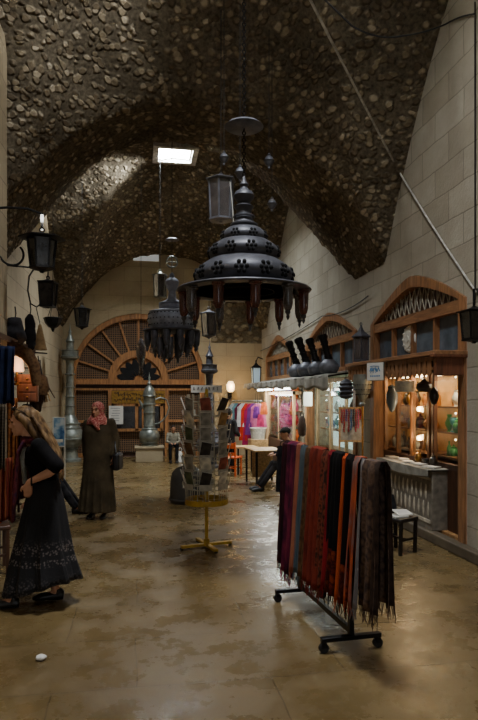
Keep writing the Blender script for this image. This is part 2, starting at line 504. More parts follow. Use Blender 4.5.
# vault
HOLES = [(0.4, 1.13, 12.9, 13.62), (0.2, 1.2, 3.9, 4.9), (0.2, 1.2, -4.5, -3.4)]
mb = MB()
ys = []
y = -6.9
while y < YF + .15:
    ys.append(y); y += .1
xs = [XL - .02 + i * (XR - XL + .04) / 58 for i in range(59)]
vs, fs = [], []
for yy in ys:
    for xx in xs:
        z = vz(xx, yy)
        edge = max(0, 1 - abs(abs(xx - XC) - HA) / .12)
        d = noise.noise(Vector((xx * 2.1, yy * 2.1, z * 2.1))) * .05 + noise.noise(Vector((xx * 6, yy * 6, z * 6))) * .045
        vs.append((xx, yy, z + d * (1 - edge) + .02 * edge))
n = len(xs)
for j in range(len(ys) - 1):
    for i in range(n - 1):
        cx, cy = (xs[i] + xs[i + 1]) / 2, (ys[j] + ys[j + 1]) / 2
        if any(a < cx < b and c < cy < d for a, b, c, d in HOLES): continue
        fs.append((j * n + i, j * n + i + 1, (j + 1) * n + i + 1, (j + 1) * n + i))
mb.add(vs, fs)
struct('ceiling', mb, 'vault', smooth=True)
M['shaft'] = simple('whitewashed shaft', C(200, 198, 190), .8)
for i, (a, b, c, d) in enumerate(HOLES[:2]):
    mb = MB()
    z0, z1 = vz((a + b) / 2, (c + d) / 2) - .12, vz((a + b) / 2, (c + d) / 2) + .75
    w = .12
    for cx, cy, dx, dy in ((a - w / 2, (c + d) / 2, w, d - c + 2 * w), (b + w / 2, (c + d) / 2, w, d - c + 2 * w), ((a + b) / 2, c - w / 2, b - a, w), ((a + b) / 2, d + w / 2, b - a, w)):
        mb.box((cx, cy, (z0 + z1) / 2), (dx, dy, z1 - z0))
    struct('trim_%d' % (i + 2), mb, 'shaft')

# side walls, with pointed arch openings on the right
def arch_h(y, y0, y1, zs, za, e=1.45):
    q = abs(y - (y0 + y1) / 2) / ((y1 - y0) / 2)
    return zs + (za - zs) * (1 - min(1, q) ** e)
ARCHES = []
for pa, pb in ((467, 372), (357.5, 306.5), (292, 266.5)):
    ya, yb = onX(pa, 300, XR).y, onX(pb, 300, XR).y
    ARCHES.append((ya, yb, 2.84, 3.34))
def side_wall(X, arches, zb=0):
    mb = MB(); cuts = set()
    y = -6.9
    while y < YF:
        cuts.add(round(y, 3)); y += .14
    cuts.add(YF + .1)
    for a in arches:
        cuts = {c for c in cuts if min(abs(c - a[0]), abs(c - a[1])) > .03}
        cuts |= {a[0], a[1]}
    cuts = sorted(cuts)
    for c0, c1 in zip(cuts, cuts[1:]):
        mid = (c0 + c1) / 2
        A = [a for a in arches if a[0] < mid < a[1]]
        zz = []
        for c in (c0, c1):
            b = arch_h(c, *A[0]) if A else zb
            zz.append((b, max(b + .05, vz(X, min(max(c, -6.89), YF)) + .06)))
        nz = 10
        for k in range(nz):
            q = [(X, c0, zz[0][0] + (zz[0][1] - zz[0][0]) * k / nz), (X, c1, zz[1][0] + (zz[1][1] - zz[1][0]) * k / nz),
                 (X, c1, zz[1][0] + (zz[1][1] - zz[1][0]) * (k + 1) / nz), (X, c0, zz[0][0] + (zz[0][1] - zz[0][0]) * (k + 1) / nz)]
            mb.add(q, [(0, 1, 2, 3)])
    return mb
struct('wall_right', side_wall(XR, ARCHES), 'ashlar')
struct('wall_left', side_wall(XL, []), 'ashlar_left')
# shop recesses behind the arches
M['shopwall'] = simple('shop plaster', C(186, 178, 158), .8)
M['shopwarm'] = simple('warm shop lining', C(176, 130, 80), .7)
for i, (ya, yb, zs, za) in enumerate(ARCHES):
    mb = MB(); x0, x1, h = XR - .002, XR + 1.3, za + .1
    g = .0
    mb.box((x1 + .05, (ya + yb) / 2, h / 2), (.1, yb - ya + .2, h))
    mb.box(((x0 + x1) / 2 + .06, ya - .055, h / 2), (x1 - x0 - .1, .1, h))
    mb.box(((x0 + x1) / 2 + .06, yb + .055, h / 2), (x1 - x0 - .1, .1, h))
    mb.box(((x0 + x1) / 2 + .06, (ya + yb) / 2, h + .05), (x1 - x0, yb - ya + .2, .1))
    mb.box(((x0 + x1) / 2 + .06, (ya + yb) / 2, .06), (x1 - x0, yb - ya, .12))
    struct(['wall_niche', 'wall_alcove', 'wall_recess'][i], mb, ['shopwarm', 'shopwall', 'shopwall'][i])
# step along the right wall
mb = MB(); mb.box((XR - .065, 5.1, .06), (.13, 24.4, .12))
struct('baseboard_right', mb, 'kerb', bevel=.015)
# far wall with round opening for the gate
GX, GR, GZ = onY(138.5, 380, YF).x, 1.9, 2.2
mb = MB()
xs2 = sorted(set([round(XL + i * .1, 3) for i in range(58)] + [GX - GR, GX + GR]))
for c0, c1 in zip(xs2, xs2[1:]):
    inside = GX - GR - 1e-6 < (c0 + c1) / 2 < GX + GR
    bz = []
    for c in (c0, c1):
        bz.append(GZ + math.sqrt(max(0, GR * GR - (c - GX) ** 2)) if inside else 0)
    tz = [vz(c, YF) + .15 for c in (c0, c1)]
    rub = c0 > 1.95
    lv = ([bz[0], 3.3] + [3.3 + (min(tz) - 3.3) * k / 6 for k in range(1, 6)]) if rub else [None] * 8
    for k in range(len(lv) - 1 if not rub else len(lv)):
        if rub:
            q = [(lv[k], lv[k])] + ([(lv[k + 1], lv[k + 1])] if k + 1 < len(lv) else [(tz[0], tz[1])])
        else:
            n_ = len(lv) - 1
            q = [tuple(bz[i] + (tz[i] - bz[i]) * kk / n_ for i in (0, 1)) for kk in (k, k + 1)]
        mb.add([(c0, YF, q[0][0]), (c1, YF, q[0][1]), (c1, YF, q[1][1]), (c0, YF, q[1][0])], [(0, 1, 2, 3)], 1 if rub and k >= 1 else 0)
struct('wall_back', mb, ['back', 'backrubble'])
# raised stone archivolt round the gate
mb = MB()
def ring(mb, cx, cz, r0, r1, y0, y1, a0=0, a1=PI, n=40, m=0):
    vs, fs = [], []
    for i in range(n + 1):
        a = a0 + (a1 - a0) * i / n
        for r, yy in ((r0, y0), (r1, y0), (r1, y1), (r0, y1)):
            vs.append((cx + r * math.cos(a), yy, cz + r * math.sin(a)))
    for i in range(n):
        for k in range(4):
            fs.append((i * 4 + k, i * 4 + (k + 1) % 4, (i + 1) * 4 + (k + 1) % 4, (i + 1) * 4 + k))
    fs += [(0, 1, 2, 3), (n * 4 + 3, n * 4 + 2, n * 4 + 1, n * 4)]
    return mb.add(vs, fs, m)
ring(mb, GX, GZ, GR, GR + .26, YF - .07, YF + .02)
for s in (-1, 1): mb.box((GX + s * (GR + .13), YF - .025, GZ / 2), (.26, .09, GZ))
struct('trim_1', mb, 'back', smooth=True)
# small glowing panel standing for a pale bright patch high in the far wall
mb = MB()
w0 = onY(146, 246, YF - .05)
mb.box((w0.x, YF - .03, 5.72), (.72, .06, .2))
struct('glow_panel', mb, M.setdefault('palepanel', glow('glowing pale panel', (.8, .85, .85, 1), .35)))
# wall closing the hall behind, with a wide open archway
mb = MB()
for x0, x1, z0, z1 in ((XL, XC - 1.9, 0, 7.6), (XC + 1.9, XR, 0, 7.6), (XC - 1.9, XC + 1.9, 3.9, 7.6)):
    mb.box(((x0 + x1) / 2, -7.0, (z0 + z1) / 2), (x1 - x0, .2, z1 - z0))
struct('wall_front', mb, 'ashlar_left')
# left pier close to the camera
mb = MB()
px_ = onX(7, 200, -1.5)
mb.box(((XL - 1.5) / 2, px_.y - .35, 2.9), (-1.5 - XL, .7, 5.8))
struct('wall_pier', mb, 'ashlar_left')

# ------------------------------------------------------------------ arched gate at the far end
gy = YF + .02
gate = thing('arched_gate', 'large round-headed wooden gate with fan lattice filling the far wall', 'gate', (GX, gy, 0))
mb = MB(); ring(mb, 0, GZ, GR - .15, GR - .002, -.06, .14)
for s in (-1, 1): mb.box((s * (GR - .076), .04, GZ / 2), (.148, .2, GZ))
mb.build('arch_frame', 'gatewood', gate)
mb = MB(); mb.add([(-GR, .2, -.05), (GR, .2, -.05), (GR, .2, GZ), (-GR, .2, GZ)], [(0, 1, 2, 3)])
vs = [(0, .2, GZ)] + [((GR - .03) * math.cos(PI * i / 40), .2, GZ + (GR - .03) * math.sin(PI * i / 40)) for i in range(41)]
mb.add(vs, [(0, i, i + 1) for i in range(1, 41)])
mb.build('backing', 'darkwood', gate)
R1 = .86
nsec = 10
for k in range(nsec):
    a0, a1 = PI * k / nsec + .02, PI * (k + 1) / nsec - .02
    mb = MB(); ring(mb, 0, GZ, R1, GR - .15, .06, .1, a0, a1, 6)
    mb.build('lattice_panel', 'lattice', gate)
for k in range(nsec + 1):
    a = PI * k / nsec
    mb = MB(); mb.bar((R1 * math.cos(a), .03, GZ + R1 * math.sin(a)), ((GR - .14) * math.cos(a), .03, GZ + (GR - .14) * math.sin(a)), .055, .06, ref=(0, 1, 0))
    mb.build('fan_bar', 'gatewood', gate)
mb = MB(); ring(mb, 0, GZ, R1 - .2, R1, -.05, .12)
mb.build('inner_arch', 'gatewood', gate)
mb = MB()
ri = R1 - .2
for k in range(8):                       # petal shaped fan
    a = PI * (k + .5) / 8
    c = Vector((math.cos(a), 0, math.sin(a))); s_ = Vector((-math.sin(a), 0, math.cos(a)))
    pts = [c * .14 + s_ * .02, c * (ri * .7) + s_ * .1, c * (ri * .86) + s_ * .06, c * (ri * .95), c * (ri * .86) - s_ * .06, c * (ri * .7) - s_ * .1, c * .14 - s_ * .02]
    mb.prism([p + Vector((0, .0, GZ)) for p in pts], (0, .02, 0), 1)
ring(mb, 0, GZ, 0.001, ri, .03, .08, m=0)
mb.build('fan_light', ['gatewood', 'hole'], gate)
mb = MB(); mb.box((0, .02, GZ - .06), (2 * GR - .3, .14, .12)); mb.box((0, .02, GZ - .26), (2 * GR - .3, .1, .06))
mb.build('transom', 'gatewood', gate)
for s in (-1, 1):
    for x0, x1, z0, z1 in ((.86, 1.74, .12, 1.0), (.86, 1.74, 1.06, 1.92)):
        mb = MB(); mb.box((s * (x0 + x1) / 2, .1, (z0 + z1) / 2), (x1 - x0, .06, z1 - z0)); mb.build('lattice_panel', 'lattice', gate)
    mb = MB(); mb.box((s * .8, .03, .97), (.1, .14, 1.94)); mb.box((s * 1.3, .05, 1.03), (.92, .1, .07)); mb.box((s * 1.3, .05, .07), (.92, .1, .12))
    mb.build('stile', 'gatewood', gate)
mb = MB(); mb.box((0, .1, .45), (1.5, .05, .62)); mb.build('lattice_panel', 'lattice', gate)
# gold inscription board with raised script
M['gold'] = simple('dull gilded board', C(150, 112, 44), .5, .3, 20)
M['ink'] = simple('dark painted script', C(54, 34, 14), .6)
ins = MB(); ins.box((0, -.06, 1.72), (1.5, .05, .36)); ip = ins.build('inscription_board', 'gold', gate)
rnd = random.Random(5)
mb = MB()
for row in (1.8, 1.65):
    x = -.68
    while x < .66:
        w = rnd.uniform(.07, .15)
        mb.tube([(x + w * q / 5, -.09, row + rnd.uniform(-.05, .05) + .02 * math.sin(q * 2)) for q in range(6)], .011, 5)
        if rnd.random() < .6: mb.tube([(x + w, -.09, row - .03), (x + w, -.09, row + .07)], .01, 5)
        if rnd.random() < .6: mb.box((x + w / 2, -.09, row - .065), (.02, .01, .02))
        x += w + rnd.uniform(.02, .04)
mb.build('script', 'ink', ip)
mb = MB()
for x in (-.66, -.05, .66): mb.box((x, -.02, 1.14), (.09, .1, .76))
for z in (.78, 1.5): mb.box((0, -.02, z), (1.4, .1, .08))
mb.build('window_frame', 'gatewood', gate)
M['gatepane'] = simple('dark pane', C(40, 36, 32), .2)  # one plain dark colour for panes
for x in (-.35, .3):
    mb = MB(); mb.box((x, .06, 1.14), (.56, .02, .66)); mb.build('pane', 'gatepane', gate)
mb = MB(); mb.box((.12, -.0, 1.12), (.05, .06, .7)); mb.build('mullion', 'gatewood', gate)
# white notice in the gate window
sg = MB(); p = onY(116, 415, gy - .1)
sg.box((0, 0, 0), (.4, .02, .52))
notice = solo('notice', sg, 'paper', 'white paper notice fixed in the window of the far gate', 'notice', (p.x, gy - .095, p.z))
mb = MB()
for k in range(6): mb.box((rnd.uniform(-.03, .03), -.012, .19 - k * .07), (rnd.uniform(.2, .3), .004, .015))
mb.build('lettering', simple('grey print', C(120, 118, 120), .8), notice)

# ------------------------------------------------------------------ pointed wooden shopfronts in the right wall
def arch_pts(y0, y1, zs, za, inset, n=24):
    y0, y1 = y0 + inset, y1 - inset
    return [(y0 + (y1 - y0) * i / n, arch_h(y0 + (y1 - y0) * i / n, y0, y1, zs, za - inset * 1.1)) for i in range(n + 1)]
def shopfront(idx, label, xmul):
    ya, yb, zs, za = ARCHES[idx]
    t = thing('wooden_shopfront', label, 'shopfront', (XR, (ya + yb) / 2, 0), 0, 'pointed wooden shopfronts in the right wall')
    ym = (ya + yb) / 2
    X0, X1 = -.03, .14
    mb = MB()
    outer = [(ya + .005, .122)] + arch_pts(ya, yb, zs, za, .005) + [(yb - .005, .122)]
    inner = [(ya + .14, .122)] + arch_pts(ya, yb, zs, za, .14) + [(yb - .14, .122)]
    k = len(outer); vs, fs = [], []
    for x in (X0, X1):
        for pts in (outer, inner): vs += [(x, p[0] - ym, p[1]) for p in pts]
    for i in range(k - 1):
        fs += [(i, i + 1, k + i + 1, k + i), (2 * k + i, 3 * k + i, 3 * k + i + 1, 2 * k + i + 1),
               (i, 2 * k + i, 2 * k + i + 1, i + 1), (k + i, k + i + 1, 3 * k + i + 1, 3 * k + i)]
    mb.add(vs, fs); mb.build('arch_frame', 'oak', t, smooth=False)
    w = yb - ya - .28
    mb = MB(); mb.box((.05, 0, zs - .07), (.14, w, .13)); mb.box((.05, 0, zs - .62), (.16, w, .1))
    mb.build('transom', 'oakh', t)
    n = 4
    for i in range(1, n):
        mb = MB(); mb.box((.05, -w / 2 + w * i / n, zs - .35), (.1, .05, .44)); mb.build('mullion', 'oak', t)
    for i in range(n):
        mb = MB(); mb.box((.07, -w / 2 + w * (i + .5) / n, zs - .35), (.015, w / n - .05, .43)); mb.build('pane', 'dustyglass', t)
    # painted zigzag lattice in the pointed head
    mb = MB(); y = -w / 2 + .05; up = True
    P = arch_pts(ya, yb, zs, za, .14, 60)
    def top(yy):
        q = min(P, key=lambda p: abs(p[0] - ym - yy)); return q[1]
    k = 0
    while y < w / 2 - .08:
        h = top(y) - zs
        if h > .03:
            for s in (-1, 1):
                mb.tube([(.05, y, zs), (.05, max(-w / 2, min(w / 2, y + s * h * .42)), zs + h * .95)], .007, 5)
            mb.tube([(.06, y, zs), (.06, y, zs + h)], .007, 5)
        y += .15; k += 1
    mb.build('lattice', 'lace', t)
    mb = MB(); mb.prism([(.1, p[0] - ym, p[1]) for p in P] , (.01, 0, 0)); mb.build('backing', 'darkwood', t, smooth=False)
    return t
shopfront(0, 'wooden pointed-arch shopfront of the nearest shop, above the slatted wooden canopy', 1)
shopfront(1, 'wooden pointed-arch shopfront behind the row of dark metal jugs', 1)
shopfront(2, 'small far pointed-arch shopfront beside the end wall corner', 1)

# ------------------------------------------------------------------ light
world = bpy.data.worlds.new('sky'); scene.world = world; world.use_nodes = True
wn = world.node_tree; bg = wn.nodes['Background']
bg.inputs['Color'].default_value = (.86, .93, 1, 1); bg.inputs['Strength'].default_value = 2.0
def area(name, loc, rot, sx, sy, power, col):
    l = bpy.data.lights.new(name, 'AREA'); l.shape = 'RECTANGLE'; l.size, l.size_y = sx, sy
    l.energy = power; l.color = col
    o = bpy.data.objects.new(name, l); COL.objects.link(o); o.location = loc; o.rotation_euler = rot; return o
def point(name, loc, power, col, r=.05):
    l = bpy.data.lights.new(name, 'POINT'); l.energy = power; l.color = col; l.shadow_soft_size = r
    o = bpy.data.objects.new(name, l); COL.objects.link(o); o.location = loc; return o
def spot(name, loc, target, power, col, size, blend=.6, r=.3):
    l = bpy.data.lights.new(name, 'SPOT'); l.energy = power; l.color = col; l.spot_size = size; l.spot_blend = blend; l.shadow_soft_size = r
    o = bpy.data.objects.new(name, l); COL.objects.link(o); o.location = loc
    o.rotation_euler = (Vector(target) - Vector(loc)).to_track_quat('-Z', 'Y').to_euler(); return o
area('skylight far', (.77, 13.2, 7.5), (0, 0, 0), .9, .9, 1350, (.86, .94, 1))
area('skylight near', (.7, 4.4, 8.2), (0, 0, 0), .95, .95, 640, (.92, .96, 1))
area('fill behind', (.7, -3.9, 7.9), (0, 0, 0), 1, 1, 380, (.92, .96, 1))  # unseen skylight lamp added behind the camera for fill

pa_ = hit(98, 178)
spot('far skylight beam', (.77, 13.2, 6.95), pa_, 1500, (.9, .95, 1), math.radians(34), .8, .25)
pb_ = hit(85, 4)
spot('near skylight beam', (.7, 4.4, 7.6), pb_, 900, (.94, .97, 1), math.radians(40), .9, .25)
# ------------------------------------------------------------------ hanging metalwork
def drop_cord(parent, x, y, ztop_local, base, r=.007, mat='blackrope', name='cord', lx=0, ly=0):
    """cord from a hung thing up to the vault, in the thing's own frame"""
    zc = vz(x, y) - base
    mb = MB(); mb.cyl((lx, ly, ztop_local), (lx, ly, zc + .03), r, n=6)
    return mb.build(name, mat, parent)
def rosettes(mb, prof_r, z, n, rr, tilt=0, m=1):
    """pierced flower holes: six openings round one, set in the curved surface"""
    for i in range(n):
        a = 2 * PI * i / n
        for k in range(7):
            da, dz = (0, 0) if k == 6 else (rr * math.cos(k * PI / 3), rr * math.sin(k * PI / 3))
            aa = a + da / prof_r
            R = prof_r + .004 - dz * tilt
            mb.ball((R * math.cos(aa), R * math.sin(aa), z + dz), (rr * .42,) * 3, 6, 4, m)
# big tiered chandelier
T1 = 6.0
p = pt(244, 291, T1); s1 = T1 / F
big = thing('tiered_chandelier', 'large dark metal chandelier of three pierced tiers, hung nearest under the vault', 'chandelier', p)
RM = .66
mb = MB()
mb.lathe([(RM - .14, -.012), (RM, -.012), (RM + .012, .0), (RM, .012), (RM - .14, .012), (RM - .14, -.012)], 48)
for i in range(12):
    a = 2 * PI * i / 12; mb.bar((0, 0, 0), ((RM - .1) * math.cos(a), (RM - .1) * math.sin(a), 0), .03, .012)
mb.torus((0, 0, 0), .3, .014, 32, 6)
mb.build('rim', 'gunmetal', big)
tiers = [(.49, .02, .30, 13, .044), (.355, .28, .49, 11, .036), (.235, .46, .62, 8, .03)]
for R, z0, z1, n, rr in tiers:
    mb = MB(); h = z1 - z0; pr = []
    for i in range(13):
        q = i / 12
        pr.append((R * (.70 + .32 * math.sin(PI * (.12 + .8 * q)) - .08 * q * q), z0 + h * q))
    pr = [(R * .6, z0)] + pr + [(R * .55, z1)]
    mb.lathe(pr, 40)
    for i in range(n):
        a = 2 * PI * (i + .3) / n
        for k in range(7):
            da, dz = (0, 0) if k == 6 else (rr * 1.15 * math.cos(k * PI / 3), rr * 1.15 * math.sin(k * PI / 3))
            q = min(1, max(0, .46 + dz / h)); Rr = R * (.70 + .32 * math.sin(PI * (.12 + .8 * q)) - .08 * q * q)
            aa = a + da / Rr
            mb.ball(((Rr - .002) * math.cos(aa), (Rr - .002) * math.sin(aa), z0 + h * q), rr * .52, 7, 5, 1)
    mb.torus((0, 0, z0 + .02), R * .9, .014, 40, 6)
    mb.build('tier', ['gunmetal', 'hole'], big)
mb = MB()
mb.lathe([(.13, .61), (.115, .66), (.085, .72), (.075, .8), (.1, .84), (.07, .86), (.06, .88), (.095, .92), (.105, .95), (.085, .99), (.05, 1.01), (.035, 1.04), (.05, 1.06), (.028, 1.09), (.014, 1.14), (0.0, 1.16)], 24)
mb.torus((0, 0, .74), .1, .012, 24, 6); mb.torus((0, 0, .66), .125, .014, 24, 6)
mb.build('finial', 'gunmetal', big)
mb = MB(); dz = s1 * (291 - 127)
mb.lathe([(0, dz + .05), (.06, dz + .045), (.16, dz + .03), (.195, dz), (.17, dz - .015), (.0, dz - .02)], 36)
mb.build('canopy_disc', 'gunmetal2', big)
mb = MB(); z = 1.14; k = 0
top = vz(p.x, p.y) - p.z
while z < top:
    if k % 2: mb.torus((0, 0, z + .03), .017, .006, 8, 4, axis='X')
    else: mb.torus((0, 0, z + .03), .017, .006, 8, 4, axis='Y')
    z += .034 if k % 1 == 0 else .03; k += 1
mb.build('chain', 'iron', big)
for i in range(11):
    a = 2 * PI * (i + .25) / 11
    x, y = (RM - .06) * math.cos(a), (RM - .06) * math.sin(a)
    mb = MB()
    mb.lathe([(.05, -.012), (.06, -.016), (.06, -.034), (.05, -.04), (.05, -.05), (.046, -.2), (.036, -.24), (.02, -.26)], 12, (x, y, 0))
    mb2 = MB()
    cup = mb.build('lamp_glass', 'redglass' if i % 3 else 'smokeglass', big)
    mb2.lathe([(.022, -.255), (.028, -.275), (.012, -.3), (.018, -.315), (.0, -.35)], 10, (x, y, 0))
    mb2.build('lamp_tip', 'gunmetal', cup)
# second, bulbous chandelier farther off
T2 = 11.0
p = pt(172, 331, T2)
sec = thing('bulbous_chandelier', 'smaller dark metal chandelier with a ribbed bulb, hanging farther off in front of the gate', 'chandelier', p)
mb = MB()
mb.lathe([(.3, -.012), (.52, -.012), (.53, 0), (.52, .012), (.3, .012)], 40)
for i in range(10):
    a = 2 * PI * i / 10; mb.bar((0, 0, 0), (.5 * math.cos(a), .5 * math.sin(a), 0), .03, .012)
mb.build('rim', 'gunmetal', sec)
mb = MB()
mb.lathe([(.36, .01), (.41, .08), (.445, .18), (.44, .27), (.39, .34), (.27, .385), (.2, .39)], 40)
for z, R in ((.1, .425), (.2, .45), (.3, .425)):
    for i in range(36):
        a = 2 * PI * i / 36; mb.ball((R * math.cos(a), R * math.sin(a), z), .012, 6, 4, 1)
mb.torus((0, 0, .335), .4, .02, 40, 6)
mb.build('bulb', ['gunmetal3', 'hole'], sec)
mb = MB()
mb.lathe([(.2, .38), (.235, .42), (.24, .47), (.2, .52), (.12, .56), (.08, .6), (.065, .72), (.09, .78), (.12, .84), (.13, .9), (.1, .95), (.05, .98), (.04, 1.04), (0, 1.08)], 28)
mb.torus((0, 0, .5), .225, .018, 28, 6)
mb.build('finial', 'gunmetal3', sec)
for ringr, nz, zt in ((.46, 12, 0), (.3, 9, -.12), (.14, 5, -.22)):
    for i in range(nz):
        a = 2 * PI * (i + .5) / nz; mb = MB()
        x, y = ringr * math.cos(a), ringr * math.sin(a)
        mb.lathe([(.062, -.02 + zt), (.066, -.08 + zt), (.05, -.26 + zt), (.022, -.3 + zt), (.03, -.33 + zt), (0, -.38 + zt)], 10, (x, y, 0))
        mb.cyl((x, y, zt - .02), (x * .9, y * .9, 0), .008, n=5)
        mb.build('lamp_glass', 'gunmetal', sec)
zt = T2 / F * (331 - 240); zr = T2 / F * (331 - 262)
mb = MB(); mb.lathe([(0, zt + .04), (.08, zt + .03), (.13, zt), (0, zt - .01)], 24); mb.build('canopy_disc', 'gunmetal', sec)
mb = MB(); mb.torus((0, 0, zr), .1, .016, 24, 6, axis='Y'); mb.cyl((-.1, 0, zr), (.1, 0, zr), .01); mb.cyl((0, 0, zr - .1), (0, 0, zr + .1), .01)
mb.build('ring', 'pewter', sec)
drop_cord(sec, p.x, p.y, 1.06, p.z, .006)

# lanterns ---------------------------------------------------------
def lantern(name, label, loc, r, h, n=6, bodymat='iron', glass='smokeglass', group=None, roofr=1.35, taper=.8, roofh=.18, tip=.12, rot=0.2, cat='lantern'):
    """many-sided lantern: roof, corner bars, panes, base and drop; origin at top of the roof"""
    t = thing(name, label, cat, loc, rot, group)
    rh = h * roofh; zb = -h * (1 - tip)
    def ringp(R, z): return [Vector((R * math.cos(2 * PI * i / n), R * math.sin(2 * PI * i / n), z)) for i in range(n)]
    mb = MB(); mb.lathe([(r * .12, 0), (r * .2, -rh * .2), (r * .45, -rh * .55), (r * roofr, -rh), (r * roofr, -rh - .012), (r * .9, -rh - .02)], n)
    mb.torus((0, 0, .02), r * .16, r * .04 + .002, 10, 5, axis='Y')
    mb.build('roof', bodymat, t, smooth=False)
    a, b = ringp(r, -rh - .01), ringp(r * taper, zb)
    for i in range(n):
        j = (i + 1) % n
        mb = MB(); mb.bar(a[i], b[i], r * .12); mb.build('corner_bar', bodymat, t)
        mb = MB(); k = .985; mb.add([a[i] * k, a[j] * k, b[j] * k, b[i] * k], [(0, 1, 2, 3)])
        if False: pass
        mb.build('pane', glass, t, smooth=False)
    mb = MB()
    mb.lathe([(r * taper * 1.12, zb + .015), (r * taper * 1.15, zb - .01), (r * taper * .7, zb - h * tip * .4), (r * .2, zb - h * tip * .7), (r * .12, zb - h * tip), (0, zb - h * tip * 1.1)], n)
    mb.build('base', bodymat, t, smooth=False)
    return t
T = 7.5
p = pt(221, 177, T)
L1 = lantern('glass_lantern', 'tall grey glass lantern hanging behind the top of the large chandelier', p, .16, .57, 6, 'gunmetal2', 'smokeglass', None, 1.25, .86, .06, .06)
mb = MB(); mb.lathe([(.04, -.14), (.055, -.2), (.05, -.27), (.03, -.33)], 10); mb.build('lamp_glass', 'redglass', L1)
drop_cord(L1, p.x, p.y, .02, p.z, .006)
mb = MB()
mb.tube([(.05, -.02, .0), (.07, -.14, -.1), (.085, -.17, -.35), (.11, -.17, -.66)], .006, 6)
mb.build('white_cord', 'paper', L1)['label'] = 'loose white cord'
def ornament(label, px, py, t, r):
    p = pt(px, py, t)
    o = thing('hanging_ornament', label, 'ornament', p, 0, 'small metal balls hung under the vault')
    mb = MB(); mb.lathe([(0, -1.8 * r), (.3 * r, -1.5 * r), (.25 * r, -1.2 * r), (.75 * r, -.7 * r), (r, 0), (.75 * r, .7 * r), (.3 * r, 1.1 * r), (.4 * r, 1.3 * r), (0, 1.7 * r)], 14)
    mb.build('ball', 'gunmetal2', o)
    mb = MB(); mb.torus((0, 0, 0), r * 1.02, r * .12, 16, 5); mb.build('band', 'gunmetal', o)
    drop_cord(o, p.x, p.y, 1.6 * r, p.z, .004)
ornament('small dark metal ball hanging just above the tall glass lantern', 224, 158, 7.3, .055)
ornament('small dark metal ball hanging between glass lantern and chandelier finial', 240, 173, 6.9, .06)
ornament('higher of two small metal balls hung right of the chandelier', 269, 161, 7.6, .062)
ornament('lower of two small metal balls hung right of the chandelier', 272, 204, 7.9, .06)
p = pt(160, 272, 13)
L2 = lantern('glass_lantern', 'small grey lantern hanging behind the finial of the bulbous chandelier', p, .15, .6, 6, 'pewter', 'smokeglass', None, 1.2, .85, .1, .08)
drop_cord(L2, p.x, p.y, .02, p.z, .006)
p = pt(209, 309, 12.5)
L3 = lantern('glass_lantern', 'dark lantern hanging above the postcard stand, in front of the far wall', p, .17, .62, 6, 'gunmetal', 'smokeglass', None, 1.3, .8, .15, .1)
drop_cord(L3, p.x, p.y, .02, p.z, .005)
p = pt(141, 338, 12)
om = thing('glass_pendant', 'slim pale glass pendant hanging left of the bulbous chandelier', 'pendant', p)
mb = MB(); mb.lathe([(.02, .0), (.05, -.06), (.1, -.22), (.09, -.36), (.05, -.5), (.035, -.62), (.05, -.68), (0, -.78)], 14); mb.build('glass', 'smokeglass', om)
drop_cord(om, p.x, p.y, 0, p.z, .005)

# iron bracket lanterns on the left
pier_far = px_.y
p = pt(42, 232, 6.6)
LA = lantern('bracket_lantern', 'largest iron wall lantern, on a scrolled bracket high at the left', p, .155, .45, 6, 'iron', 'gatepane', None, 1.62, .78, .14, .12)
mb = MB()
def arc(c, r, a0, a1, n=14): return [Vector((c[0] + r * math.cos(a0 + (a1 - a0) * i / n), c[1], c[2] + r * math.sin(a0 + (a1 - a0) * i / n))) for i in range(n + 1)]
wx = XL - p.x
mb.tube([(wx, .15, .2), (wx + .4, .1, .2), (-.36, 0, .23), (-.15, 0, .24), (0, 0, .2), (0, 0, .03)], .014, 6)
mb.tube([(wx + .4, .1, .2), (-.48, 0, .1), (-.5, 0, -.15), (-.44, 0, -.33)] + arc((-.31, 0, -.27), .12, PI, 2.25 * PI)[1:], .012, 6)
mb.build('bracket', 'iron', LA)
mb = MB(); mb.lathe([(.0, .2), (.014, .19), (.02, .15), (.012, .1), (.012, .02)], 10); mb.build('bulb', glow('glowing bulb for glint', (1, .97, .9, 1), 2.5), LA)  # white glint at the lantern put in as a glowing bulb
p = pt(48, 279, 8.6)
LB = lantern('bracket_lantern', 'second iron wall lantern, just below and behind the largest one', p, .145, .42, 4, 'iron', 'gatepane', None, 1.15, .8, .1, .06, rot=.6)
mb = MB(); wx = XL - p.x
mb.tube([(wx, .1, .12), (wx + .3, .1, .13), (-.2, 0, .13), (0, 0, .12), (0, 0, .02)], .012, 6)
mb.tube([(-.2, 0, .13), (-.28, 0, .0), (-.3, 0, -.2), (-.26, 0, -.38), (-.17, 0, -.42), (-.1, 0, -.36)], .012, 6)
mb.build('bracket', 'iron', LB)
p = pt(53, 319, 10)
LC = thing('hanging_bowl_lamp', 'dark shallow bowl lamp hanging below the second wall lantern', 'lamp', p)
mb = MB(); mb.lathe([(.145, .02), (.15, 0), (.13, -.07), (.08, -.13), (.03, -.16), (.02, -.2), (0, -.22)], 8); mb.build('bowl', 'iron', LC, smooth=False)
mb = MB(); mb.torus((0, 0, .01), .148, .012, 8, 5)
for i in range(3): mb.cyl((.14 * math.cos(i * 2.1), .14 * math.sin(i * 2.1), 0), (0, 0, .3), .005)
mb.build('hanger', 'iron', LC)
drop_cord(LC, p.x, p.y, .29, p.z, .005)
p = pt(82, 305, 13.5)
LD = lantern('hexagonal_lantern', 'small hexagonal lantern hanging alone in front of the tan end wall', p, .17, .55, 6, 'iron', 'gatepane', None, 1.25, .72, .16, .14)
drop_cord(LD, p.x, p.y, .02, p.z, .006)
